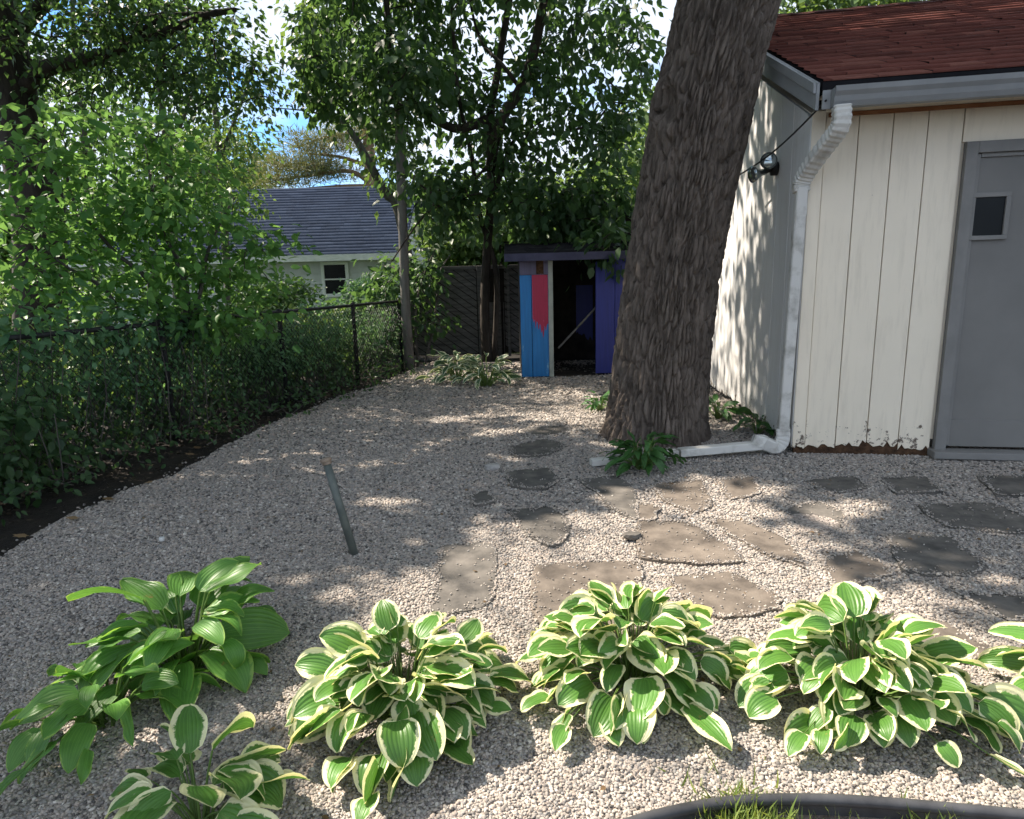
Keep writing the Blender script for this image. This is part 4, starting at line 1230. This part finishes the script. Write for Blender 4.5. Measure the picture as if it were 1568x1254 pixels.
# bright broad-leaved sapling behind the fence on the left
vb = V(-3.6, 6.3, 0)
tree('sapling', 'bright green broad-leaved sapling leaning over the chain-link fence', [
     ([vb] + L3([(285, 480, 6.3), (270, 400, 6.3), (240, 330, 6.3), (225, 230, 6.2)]), .035, .008),
     ([vb] + L3([(300, 470, 6.3), (320, 380, 6.3), (360, 300, 6.3)]), .028, .008),
     ([vb] + L3([(240, 460, 6.2), (170, 380, 6.1), (110, 300, 6.0), (100, 220, 6.0)]), .028, .008),
     ([vb] + L3([(180, 470, 6.0), (90, 400, 5.8), (30, 330, 5.6)]), .022, .006)],
     [px_ell(230, 265, 6.3, 110, 55, .7, 20), px_ell(100, 255, 6.0, 90, 60, .6, 17), px_ell(300, 330, 6.4, 95, 50, .6, 19), px_ell(150, 340, 6.1, 120, 45, .6, 20),
      px_ell(250, 400, 6.3, 150, 40, .7, 22), px_ell(50, 330, 5.7, 80, 35, .5, 13), px_ell(70, 420, 5.8, 80, 40, .5, 13), px_ell(370, 430, 6.6, 60, 55, .4, 12), px_ell(245, 200, 6.1, 70, 20, .4, 6),
      px_ell(120, 185, 6.0, 45, 20, .3, 4), px_ell(330, 490, 6.5, 90, 30, .4, 14), px_ell(395, 375, 6.5, 45, 25, .3, 5), px_ell(180, 470, 6.2, 140, 30, .5, 16), px_ell(20, 250, 5.6, 40, 20, .3, 4)],
     30, (.19, .19, .19), 0.100, OVATE, M['lf_bright'], M['bark_grey'], 103, droop=.35, flat=.45, cat='sapling', twig_r=.006, shell=.2)

# big dark tree on the left with an overhanging limb
lt = 9.8
base_l = D(40, 460, lt); base_l.z = -.05
tree('shade_tree', 'big dark-trunked tree at the left edge with an arching limb', [
     ([base_l] + L3([(60, 330, lt), (40, 240, lt), (22, 140, lt), (0, 20, lt), (-40, -160, lt)]), .36, .22),
     (L3([(25, 150, lt), (70, 105, lt - .2), (140, 90, lt - .4), (190, 70, lt - .6), (240, 55, lt - .8), (310, 25, lt - 1), (360, 15, lt - 1.1)]), .12, .03),
     (L3([(190, 72, lt - .6), (205, 55, lt - .7), (255, 25, lt - .7), (330, 20, lt - .8)]), .05, .015),
     (L3([(15, 60, lt), (100, -20, lt), (220, -60, lt)]), .12, .04)],
     [px_ell(90, 40, lt - .3, 170, 80, 1.6, 84), px_ell(110, 190, lt + .6, 100, 80, .8, 22), px_ell(240, 80, lt - .3, 120, 75, 1.3, 42),
      px_ell(330, 120, lt - .6, 80, 70, .9, 22), px_ell(370, 60, lt - .9, 50, 60, .7, 8), ((-5.4, 9.5, 7.2), (3.2, 2.6, 1.6), 170), ((-8.2, 9, 6.6), (2.6, 2.6, 2), 90)],
     40, (.22, .22, .22), 0.10, KITE, M['lf_dark'], M['bark_dark'], 104, droop=.6, flat=.8, clear=lambda C: (C[:, 0] < base_l.x + .7) & (C[:, 2] < 4.6) & (C[:, 1] < lt + .3))
# slender trees behind, neighbour's side
for i, (px, Y, sd_, lab) in enumerate(((265, 14.0, 105, 'slender tree with hanging foliage behind the bright sapling'), (345, 16.5, 106, 'slim pale tree left of the open patch of sky'), (140, 15.0, 107, 'slender tree between the dark trunk and the bright sapling'))):
    bb = D(px, 440, Y); bb.z = -.05
    tree('slender_tree', lab, [([bb] + L3([(px - 4, 300, Y), (px - 12, 200, Y), (px - 25, 90, Y), (px - 30, -30, Y)]), .10, .04),
         (L3([(px - 8, 240, Y), (px + 20, 170, Y), (px + 45, 100, Y)]), .05, .02)],
         [px_ell(px - 10, 180, Y, 75, 120, 1.4, 38), px_ell(px + 10, 270, Y, 60, 50, 1.2, 18), px_ell(px - 20, 60, Y, 80, 70, 1.4, 14)],
         40, (.28, .28, .34), 0.13, KITE, M['lf_mid'] if i != 1 else M['lf_back'], M['bark_grey'], sd_, droop=.9, flat=1.1, group='slender trees behind the fence')
# trees standing left of the camera's view: their crowns shade the left of the yard
for i, (x, y, z, r) in enumerate(((-6.8, 4.0, 6.2, (2.6, 2.2, 1.6)), (-7.5, 1.6, 6.0, (2.6, 2.0, 1.6)), (-6.0, 6.6, 6.4, (2.2, 1.8, 1.5)))):
    tree('yard_tree', ['tree left of the view shading the near gravel', 'tree beside the viewer shading the plants', 'tree over the fence shading the middle of the yard'][i],
         [([V(x, y, -.05), V(x + .1, y, 2.5), V(x, y + .1, z)], .16, .06)], [((x, y, z), r, 260)], 42, (.3, .3, .3), .18, KITE, M['lf_mid'], M['bark_dark'], 120 + i)

# pine beyond the house
pY = 30.0
pb0 = D(566, 420, pY); pb0.z = 0
tree('pine_tree', 'flat-topped pine with bare limbs behind the house roof', [([pb0] + L3([(567, 300, pY), (566, 235, pY), (560, 190, pY)]), .32, .2),
     (L3([(567, 280, pY), (535, 262, pY), (480, 268, pY), (430, 275, pY)]), .12, .04), (L3([(566, 255, pY), (520, 240, pY), (470, 235, pY)]), .1, .03),
     (L3([(566, 285, pY), (520, 285, pY), (450, 290, pY)]), .1, .03), (L3([(566, 215, pY), (530, 205, pY), (480, 215, pY)]), .08, .03)],
     [px_ell(490, 222, pY, 55, 12, 1.5, 34), px_ell(455, 250, pY, 50, 10, 1.4, 28), px_ell(500, 262, pY, 60, 10, 1.5, 24), px_ell(435, 278, pY, 45, 8, 1.2, 18), px_ell(545, 200, pY, 40, 20, 1.2, 20)],
     90, (.42, .42, .16), .34, NEEDLE, M['needle'], M['bark_pine'], 130, droop=-.3, flat=.6, twig_r=.02)
# grey leaning branch tree between pine and pole
nb = D(640, 420, 15.5); nb.z = 0
tree('leaning_tree', 'tree with a grey slanting branch above the house roof', [([nb] + L3([(612, 330, 15.5), (590, 295, 15.5), (560, 240, 15.5), (540, 205, 15.5), (518, 180, 15.5)]), .13, .06),
     (L3([(520, 183, 15.5), (480, 172, 15.5), (455, 168, 15.5), (415, 165, 15.5)]), .03, .008)],
     [px_ell(520, 100, 15.5, 55, 60, 1.2, 36), px_ell(600, 220, 15.5, 35, 40, .8, 18), px_ell(490, 40, 15.5, 50, 40, 1.2, 22)],
     38, (.3, .3, .34), .17, KITE, M['lf_back'], M['bark_grey'], 131, droop=.9, flat=1.0)

# background trees
bgt = [(860, 30, 24, 'pale tree low behind the shed', 100, 60, 320), (985, 26, 22, 'light green tree seen between the oak and the leafy tree', 60, 90, 260), (700, 34, 30, 'far tree rising behind the pole', 100, 60, 330),
       (1230, 24, 20, 'tree behind the left end of the garage roof', 130, 110, 20), (1420, 26, 20, 'tree behind the middle of the garage roof', 140, 110, 10), (1600, 25, 20, 'tree behind the right end of the garage roof', 130, 110, 0),
       (20, 22, 28, 'far tree glimpsed left of the dark trunk', 110, 130, 300), (330, 38, 30, 'distant tree over the left end of the house roof', 90, 60, 250)]
for i, (px, Y, n_, lab, rx, ry, py) in enumerate(bgt):
    bb = D(px, 430, Y); bb.z = 0
    top = D(px + 6, py - ry * .4, Y)
    tree('background_tree', lab, [([bb, bb.lerp(top, .5) + V(.2, 0, 0), top], .25, .08),
         ([bb.lerp(top, .45), bb.lerp(top, .7) + V(1.2, 0, 0), top + V(2, 0, 0)], .1, .03), ([bb.lerp(top, .4), bb.lerp(top, .7) + V(-1.2, 0, 0), top + V(-2, 0, 0)], .1, .03)],
         [px_ell(px, py, Y, rx, ry, 2.2, 110), px_ell(px - 20, py + ry * .6, Y - .5, rx * .9, ry * .5, 1.8, 60)],
         36, (.5, .5, .45), .30, KITE, M['lf_back'], M['bark_grey'], 140 + i, droop=.7, flat=.9, group='trees beyond the yard')

for i, (px, py, Y, rx, ry, lab) in enumerate(((700, 385, 14.5, 45, 45, 'bush rising over the slatted fence by the pole'), (790, 375, 15, 60, 45, 'sunlit bush directly behind the painted boards of the shed'),
        (880, 350, 17, 60, 60, 'bush behind the shed roof under the leafy tree'), (960, 300, 18, 50, 80, 'tall bush seen just left of the oak trunk'))):
    bb = D(px, py, Y)
    tree('bush', lab, [([V(bb.x, Y, -.05), V(bb.x, Y, bb.z)], .05, .01), ([V(bb.x, Y, 0), V(bb.x + .5, Y, bb.z + .3)], .03, .006)],
         [px_ell(px, py, Y, rx, ry, .9, 60), ((bb.x, Y, bb.z * .5), (rx * Y / 1000, .8, bb.z * .5), 40)], 34, (.24, .24, .24), .17, KITE, M['lf_back'], M['bark_grey'], 190 + i, cat='bush', droop=.5)

# ================================================================== UNDERGROWTH along the chain-link fence
rng = np.random.default_rng(55)
def fence_leaves(name, label, n, s0, s1, z0, z1, off0, off1, size, mat, tmpl, seed, zbias=1.0, clump=260):
    rng = np.random.default_rng(seed)
    root = empty(name, FP((s0 + s1) / 2, 0, (off0 + off1) / 2)); tag(root, label, 'vine')
    cs = rng.uniform(s0, s1, clump); cz = z0 + (z1 - z0) * rng.random(clump) ** zbias; co = rng.uniform(off0, off1, clump)
    C = np.array([tuple(FP(a, b, c)) for a, b, c in zip(cs, cz, co)])
    P, ax, nr, sz, tone = clumps_to_leaves(C, n // clump, np.array([.10, .10, .10]), size, rng, .5, 1.0)
    nr = nr * 0.6 + np.array([fn.x, fn.y, 0.7])[None]
    ok = P[:, 2] > 0.02
    leaf_cloud('foliage', P[ok], ax[ok], nr[ok], sz[ok], tmpl, mat, root, rng, tone=tone[ok])
    mb = MB()
    for a, b, c in list(zip(cs, cz, co))[:70]:
        p0 = FP(a + rng.uniform(-.3, .3), 0, c); p1 = FP(a, b, c)
        mb.tube([p0, p0.lerp(p1, .5) + V(rng.normal(0, .05), rng.normal(0, .05), 0), p1], [.005, .004, .003], 4, cap=False)
    tag(mb.build('stem', M['bark_grey'], root), kind='stuff')
fence_leaves('fence_vine', 'vine leaves woven through the near stretch of the chain-link fence', 8000, -1.2, fl_ * .62, .40, 1.0, -.30, -.03, .050, M['lf_vine'], OVATE, 61, clump=260)
fence_leaves('fence_vine', 'vine leaves spilling over the top rail of the near fence', 1500, -1.2, fl_ * .5, 1.0, 1.14, -.25, .06, .075, M['lf_vine'], OVATE, 62, clump=80)
fence_leaves('fence_vine', 'vine leaves covering the far stretch of the chain-link fence', 5000, fl_ * .55, s_end, .42, .88, -.35, -.02, .052, M['lf_vine'], OVATE, 63, clump=150)
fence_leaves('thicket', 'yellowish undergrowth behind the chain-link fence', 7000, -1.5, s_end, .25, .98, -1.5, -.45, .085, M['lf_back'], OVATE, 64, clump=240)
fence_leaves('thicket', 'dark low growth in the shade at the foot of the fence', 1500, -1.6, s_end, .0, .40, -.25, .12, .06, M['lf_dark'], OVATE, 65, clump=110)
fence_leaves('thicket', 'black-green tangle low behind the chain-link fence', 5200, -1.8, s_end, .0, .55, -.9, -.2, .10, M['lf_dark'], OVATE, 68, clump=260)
fence_leaves('ivy', 'sparse dark leaves on the soil between fence and gravel', 2000, -1.8, s_end - .6, .0, .16, .05, .62, .055, M['lf_dark'], OVATE, 66, clump=200)
fence_leaves('nettle', 'tall leafy weeds at the left edge in front of the fence', 1000, -1.0, .25, .05, .75, .05, .40, .085, M['lf_dark'], OVATE, 67, clump=50)
# neighbour's shrubs below the house
for i, (px, py, Y, rx, ry, lab) in enumerate(((420, 455, 12.5, 60, 28, 'bush under the house eave beside the sapling'), (530, 480, 12.0, 60, 16, 'bush below the house window'), (60, 455, 11, 110, 40, 'low bush under the big dark trunk'), (575, 448, 15, 35, 26, 'bush right of the house window'))):
    bb = D(px, py, Y)
    tree('bush', lab, [([V(bb.x, Y, -.05), V(bb.x, Y, bb.z)], .03, .01), ([V(bb.x, Y, 0), V(bb.x + .4, Y, bb.z + .2)], .02, .006)],
         [px_ell(px, py, Y, rx, ry, .7, 60), ((bb.x, Y, bb.z * .45), (rx * Y / 1100, .7, bb.z * .5), 60)], 34, (.16, .16, .16), .10, KITE, M['lf_vine'] if i % 2 else M['lf_mid'], M['bark_grey'], 170 + i, cat='bush', droop=.4)

# ================================================================== HOSTAS
def hosta_mat(name, green, green2, cream, margin, transl=.30):
    m, t, b = new_mat(name)
    uvn = t.nodes.new('ShaderNodeUVMap')
    sp_ = t.nodes.new('ShaderNodeSeparateXYZ'); t.links.new(uvn.outputs[0], sp_.inputs[0])
    x = mth(t, 'ABSOLUTE', mth(t, 'SUBTRACT', mth(t, 'MULTIPLY', sp_.outputs['X'], 2.0), 1.0))
    oi_ = t.nodes.new('ShaderNodeObjectInfo')
    nz1 = noise(t, 16, 4, .6)
    g = mix(t, nz1, green, green2)
    g = mix(t, .5, g, ramp(t, [(0.0, .60), (1.0, 1.35)], oi_.outputs['Random']), 'MULTIPLY')
    # parallel veins following the margin
    vw = mth(t, 'SINE', mth(t, 'MULTIPLY', x, 30.0))
    g = mix(t, mth(t, 'MULTIPLY', mth(t, 'GREATER_THAN', vw, .72), .13), g, tuple(min(1, c * 1.9 + .02) for c in green2))
    stalk = mth(t, 'LESS_THAN', sp_.outputs['Y'], 0.0)
    if cream:
        mg = mth(t, 'ADD', x, mth(t, 'MULTIPLY', mth(t, 'SUBTRACT', noise(t, 26, 5, .7), .5), .85))
        mg = mth(t, 'ADD', mg, mth(t, 'MULTIPLY', mth(t, 'POWER', mth(t, 'MAXIMUM', sp_.outputs['Y'], 0.0), 6.0), .35))
        mg = mth(t, 'ADD', mg, mth(t, 'MULTIPLY', mth(t, 'SUBTRACT', oi_.outputs['Random'], .5), .16))
        g = mix(t, ramp(t, [(margin, 0.0), (margin + .07, 1.0)], mg), g, cream)
    spot = noise(t, 9, 5, .75)
    g = mix(t, ramp(t, [(.66, 0.0), (.71, .8)], spot), g, (.30, .22, .07))
    g = mix(t, .25, g, ramp(t, [(.35, .7), (.65, 1.2)], noise(t, 5, 2)), 'MULTIPLY')
    g = mix(t, stalk, g, (.16, .26, .07))
    t.links.new(g, b.inputs['Base Color'])
    b.inputs['Roughness'].default_value = .38
    b.inputs['Specular IOR Level'].default_value = .4
    bump(t, b, vw, .22, .004)
    tr_ = t.nodes.new('ShaderNodeBsdfTranslucent')
    t.links.new(mix(t, 1.0, g, (1.25, 1.2, .75), 'MULTIPLY'), tr_.inputs['Color'])
    ms = t.nodes.new('ShaderNodeMixShader'); ms.inputs['Fac'].default_value = transl
    t.links.new(b.outputs[0], ms.inputs[1]); t.links.new(tr_.outputs[0], ms.inputs[2])
    t.links.new(ms.outputs[0], t.nodes['Material Output'].inputs['Surface'])
    return m
M['hosta_var'] = hosta_mat('variegated_hosta_leaf', (.055, .16, .030), (.125, .28, .050), (.80, .78, .48), .68, .32)
M['hosta_green'] = hosta_mat('green_hosta_leaf', (.065, .19, .04), (.15, .33, .06), (.26, .42, .09), .92, .42)
M['hosta_small'] = hosta_mat('plain_hosta_leaf', (.035, .10, .03), (.065, .17, .04), None, 1)
M['hosta_far'] = hosta_mat('white_edged_hosta_leaf', (.05, .11, .05), (.08, .16, .065), (.62, .66, .48), .60)

def leaf_geom(base, az, pet, e0, e1, blade, width, droop, twist, rng, nl=11, nw=8, curl=0.0, eb=None):
    if eb is None: eb = e1
    V_, F_, UV_ = [], [], []
    ca, sa = math.cos(az), math.sin(az)
    s0 = np.array([-sa, ca, 0.0])
    p = np.array(base, float)
    npt = 5
    r0 = .0042 * (blade / .16)
    for i in range(npt):
        t_ = i / (npt - 1)
        e = e0 + (e1 - e0) * t_
        d = np.array([ca * math.cos(e), sa * math.cos(e), math.sin(e)]); n = np.array([-ca * math.sin(e), -sa * math.sin(e), math.cos(e)])
        if i: p = p + d * pet / (npt - 1)
        for k in range(3):
            a = 2.094 * k + 1.57
            V_.append(p + (s0 * math.cos(a) + n * math.sin(a)) * r0 * (1.25 - .5 * t_)); UV_.append((.5, -.1))
    for i in range(npt - 1):
        for k in range(3):
            F_.append((i * 3 + k, i * 3 + (k + 1) % 3, (i + 1) * 3 + (k + 1) % 3, (i + 1) * 3 + k))
    o = len(V_)
    ph = rng.uniform(0, 6.28); wav = rng.uniform(.02, .07)
    cup = rng.uniform(.18, .42)
    az2 = az
    for i in range(nl + 1):
        t_ = i / nl
        e = eb - droop * (t_ ** 1.2)
        az2 = az + curl * t_
        ca, sa = math.cos(az2), math.sin(az2)
        d = np.array([ca * math.cos(e), sa * math.cos(e), math.sin(e)]); n = np.array([-ca * math.sin(e), -sa * math.sin(e), math.cos(e)])
        s_ = np.array([-sa, ca, 0.0])
        ct, st = math.cos(twist), math.sin(twist)
        s2, n2 = s_ * ct + n * st, n * ct - s_ * st
        if i: p = p + d * blade / nl
        f = (max(t_, 0) ** .48) * ((1 - t_) ** .62) / 0.515
        f *= 1 - .18 * t_ ** 3
        w = width / 2 * f + (.0015 if i in (0, nl) else 0)
        for j in range(nw + 1):
            v = -1 + 2 * j / nw
            hgt = w * (cup * abs(v) ** 1.3 - .10 * v * v) + blade * wav * math.sin(9 * t_ + ph + (1.7 if v > 0 else 0)) * v * v * min(1, t_ * 4) * (1 - t_ * .3)
            hgt += .0018 * math.cos(v * 3.14159 * 4) * min(1, f)
            back = -d * (w * .22 * abs(v) * max(0, 1 - t_ * 5))          # heart-shaped shoulders
            V_.append(p + s2 * w * v + n2 * hgt + back); UV_.append((j / nw, t_))
    for i in range(nl):
        for j in range(nw):
            a = o + i * (nw + 1) + j
            F_.append((a, a + 1, a + nw + 2, a + nw + 1))
    return np.array(V_), np.array(F_), np.array(UV_)

def hosta(label, ctr, n, R, blade, wid, mat, seed, elev=1.0, squash=1.0, name='hosta', group=None, nl=11, nw=8, explicit=(), hgt=.78):
    rng = np.random.default_rng(seed)
    root = empty(name, (ctr.x, ctr.y, 0)); tag(root, label, 'plant', group)
    def emit(az, pet, e0, e1, bl, wd, dr, tw, cu=0, eb=None):
        rb = .05 * R / .38 * rng.random() ** .5
        base = (ctr.x + rb * math.cos(az), ctr.y + rb * math.sin(az), -.01)
        for tries in range(7):
            v, f, uv = leaf_geom(base, az, pet, e0, e1, bl, wd, dr, tw, rng, nl, nw, cu, eb)
            if v[15:, 2].min() > .012: break
            e0 += .10; e1 += .09; dr *= .86
            if eb is not None: eb += .10
        v[15:, 2] = np.maximum(v[15:, 2], .010)
        o = np_mesh('leaf', v, f, mat, root, smooth=True, uv=uv)
    H = R * hgt
    for i in range(n):
        q = (i + .5) / n                       # 0 = heart of the plant, 1 = rim
        az = i * 2.39996 + rng.normal(0, .45)
        bl = blade * rng.choice([.62, .8, .95, 1.05, 1.2, 1.35], p=[.1, .2, .25, .2, .15, .1]) * rng.uniform(.92, 1.08)
        rho = (R - bl * .62) * (.05 + .95 * q ** .95) * rng.uniform(.74, 1.12) * (1 - (1 - squash) * abs(math.sin(az))) * (1 + .13 * math.sin(2 * az + seed) + .10 * math.sin(3 * az + 2 * seed))
        hh = H * (1 - .80 * q ** 1.5) * rng.uniform(.68, 1.2)
        ea = math.atan2(hh, max(rho - .02, .01)) * elev
        pet = math.hypot(rho, hh)
        bend_ = math.radians(14 + 12 * q)
        e0 = min(ea + bend_, 1.52); e1m = ea - bend_
        e1 = math.radians(30 - 40 * q + rng.normal(0, 14))
        dr = math.radians(40 + 18 * q + rng.normal(0, 22))
        emit(az, pet, e0, e1m, bl, bl * wid * rng.uniform(.82, 1.16), dr, rng.normal(0, .5), rng.normal(0, .35), e1)
    for e in explicit: emit(*e)
    return root
r_ = math.radians
hosta('variegated hosta with cream edges, left of the three in the row', G(618, 1095), 160, .37, .118, .92, M['hosta_var'], 201, hgt=.66)
hosta('variegated hosta with cream edges, middle of the three in the row', G(965, 1040), 146, .38, .116, .88, M['hosta_var'], 202, hgt=.66, explicit=[(r_(-62), .26, r_(30), r_(-8), .20, .105, r_(26), .1)])
hosta('variegated hosta with cream edges, right of the three in the row', G(1312, 1070), 160, .37, .116, .92, M['hosta_var'], 203, hgt=.66)
hosta('variegated hosta cut off by the lower left edge of the picture', G(305, 1262), 24, .25, .15, .74, M['hosta_var'], 204)
hosta('small variegated hosta cut off by the right edge of the picture', G(1640, 1062), 26, .22, .135, .55, M['hosta_var'], 205)
hosta('tall plain green hosta with large upright leaves', G(285, 1025), 44, .34, .205, .58, M['hosta_green'], 206, hgt=.80)
hosta('low plain green hosta sprawling at the far left', G(165, 1100), 34, .34, .165, .52, M['hosta_green'], 207, hgt=.5)
hosta('compact green hosta against the foot of the oak', G(983, 718), 90, .27, .15, .30, M['hosta_small'], 208, hgt=.8, nl=7, nw=4)
hosta('white-edged hosta clump left of the painted boards, left half', G(700, 584), 60, .42, .20, .40, M['hosta_far'], 209, hgt=.85, nl=7, nw=4)
hosta('white-edged hosta clump left of the painted boards, right half', G(745, 592), 60, .42, .20, .40, M['hosta_far'], 210, hgt=.85, nl=7, nw=4)
hosta('small dark plant peeping out left of the oak', G(918, 628), 22, .20, .16, .30, M['hosta_small'], 211, nl=7, nw=4)
hosta('small plant on the soil between oak and garage', G(1100, 640), 26, .24, .15, .40, M['hosta_small'], 212, nl=7, nw=4)
hosta('low plant behind the downspout pipe', G(1160, 662), 22, .20, .14, .40, M['hosta_small'], 213, nl=7, nw=4)

# ================================================================== SMALL THINGS
# leaning steel stake
s0_ = G(542, 846); s1_ = D(500, 708, s0_.y + .06)
st = empty('stake', s0_); tag(st, 'leaning grey metal pipe stake standing in the gravel', 'stake')
dv = (s1_ - s0_).normalized()
MB().tube([s0_ - dv * .08, s0_.lerp(s1_, .5), s1_], [.0215, .021, .0205], 18).build('pipe', M['steel'], st, smooth=True)
MB().tube([s1_ - dv * .012, s1_ - dv * .010, s1_ + dv * .004, s1_ + dv * .006, s1_ + dv * .020, s1_ + dv * .024], [.021, .025, .025, .030, .030, .024], 18).build('cap', M['brass'], st)
# black edging
cu = smooth_path([V(p.x, p.y, .022) for p in edg], 8)
ed = empty('lawn_edging', cu[len(cu) // 2] * 1.0); tag(ed, 'black plastic edging curving across the lower right corner', 'edging')
ed.location = (cu[0].x, cu[0].y, 0)
MB().tube(cu, .015, 10).build('bead', M['blackplastic'], ed, smooth=True)
mb = MB()
for a, b in zip(cu[:-1], cu[1:]):
    n_ = (b - a).cross(V(0, 0, 1)).normalized()
    mb.prism([V(a.x, a.y, .016), V(b.x, b.y, .016), V(b.x, b.y, -.06), V(a.x, a.y, -.06)], n_ * .006)
mb.build('strip', M['blackplastic'], ed)
# grass tufts past the edging
def tuft(label, px, py, n, R, h, seed):
    rng = np.random.default_rng(seed)
    c = G(px, py)
    P = np.array([c.x, c.y, -.02])[None] + np.concatenate([rng.normal(0, R, (n, 2)), np.zeros((n, 1))], 1)
    ax = rng.normal(0, .45, (n, 3)); ax[:, 2] = 1
    nr = rng.normal(0, 1, (n, 3)); nr[:, 2] *= .2
    sz = h * (.5 + .8 * rng.random(n))
    v, f = np.array([[0, .035, 0], [0, -.035, 0], [.55, .025, .05], [.55, -.025, .05], [1, 0, .22]]), np.array([[0, 1, 3], [0, 3, 2], [2, 3, 4]])
    o = leaf_cloud('grass_tuft', P, ax, nr, sz, (v, f), M['grass'], None, rng, sunmask=False)
    tag(o, label, 'grass')
tuft('tuft of pale grass just past the black edging', 1150, 1262, 420, .065, .07, 1)
tuft('sparse grass tuft near the right end of the edging', 1440, 1268, 90, .05, .06, 2)
tuft('thin grass blades on the soil between the two tufts', 1290, 1290, 60, .09, .05, 3)
# rocks
def rock(label, px, py, sx, sy, sz, seed, mat):
    rg = random.Random(seed)
    bm = bmesh.new(); bmesh.ops.create_icosphere(bm, subdivisions=2, radius=1)
    for v in bm.verts:
        v.co *= rg.uniform(.85, 1.1)
        v.co = Vector((v.co.x * sx, v.co.y * sy, max(-.4, min(.55, v.co.z)) * sz))
    me = bpy.data.meshes.new('rock'); bm.to_mesh(me); bm.free()
    o = link_mesh('rock', me, mat); o.location = G(px, py) + V(0, 0, .01)
    tag(o, label, 'rock')
rock('flat pale rock lying on the gravel beside the path', 753, 717, .06, .05, .04, 1, M['rock'])
rock('small white stone on the shaded gravel near the green hosta', 248, 828, .016, .016, .022, 2, M['whitetrim'])
rock('brown stone lying beside the path slab', 968, 823, .05, .035, .03, 3, M['flag_grey'])
# fallen leaves on the soil strip and gravel
rng = np.random.default_rng(91)
surf_litter = leaf_mat('rotting_leaf', (.010, .008, .006), (.055, .04, .026), .1)
M['deadleaf'] = leaf_mat('fallen_leaf', (.10, .06, .03), (.30, .20, .11), .2)
k = 0
for (px, py) in ((30, 828), (110, 800), (165, 770), (235, 742), (228, 715), (300, 690), (360, 655), (290, 700)):
    p = G(px, py)
    a = rng.uniform(0, 6.28)
    o = leaf_cloud('fallen_leaf', np.array([[p.x, p.y, .02]]), np.array([[math.cos(a), math.sin(a), .1]]), np.array([[.2, .1, 1.]]), np.array([.06]), LOBED, M['deadleaf'], None, rng, sunmask=False)
    tag(o, 'brown fallen leaf lying along the gravel edge by the fence', 'leaf', 'fallen leaves along the gravel edge')

# leaf crumbs, seeds and twigs scattered over gravel and soil
rng = np.random.default_rng(92)
m = 900
x = rng.uniform(-3.6, 5.0, m); y = rng.uniform(1.2, 9.5, m)
k = inpoly(x, y, GRAVEL); x, y = x[k], y[k]
m = len(x)
P = np.stack([x, y, gz(x, y) + .012], 1)
a = rng.uniform(0, 6.28, m)
leaf_cloud('leaf_litter', P, np.stack([np.cos(a), np.sin(a), rng.normal(0, .15, m)], 1), np.stack([rng.normal(0, .3, m), rng.normal(0, .3, m), np.ones(m)], 1), rng.uniform(.008, .03, m), OVATE, M['deadleaf'], None, rng, sunmask=False)
tag(bpy.data.objects['leaf_litter'], 'tiny brown leaf crumbs scattered over the gravel', 'leaf litter', kind='stuff')
m = 1600
s_ = rng.uniform(-1.8, s_end, m); o_ = rng.uniform(-.2, .75, m)
P = np.array([tuple(FP(q, -.035 + rng.uniform(0, .03), w)) for q, w in zip(s_, o_)])
a = rng.uniform(0, 6.28, m)
lo = leaf_cloud('leaf_litter', P, np.stack([np.cos(a), np.sin(a), rng.normal(0, .2, m)], 1), np.stack([rng.normal(0, .5, m), rng.normal(0, .5, m), np.ones(m)], 1), rng.uniform(.015, .05, m), OVATE, surf_litter, None, rng, sunmask=False)
tag(lo, 'dark rotting leaves covering the soil along the fence', 'leaf litter', kind='stuff')
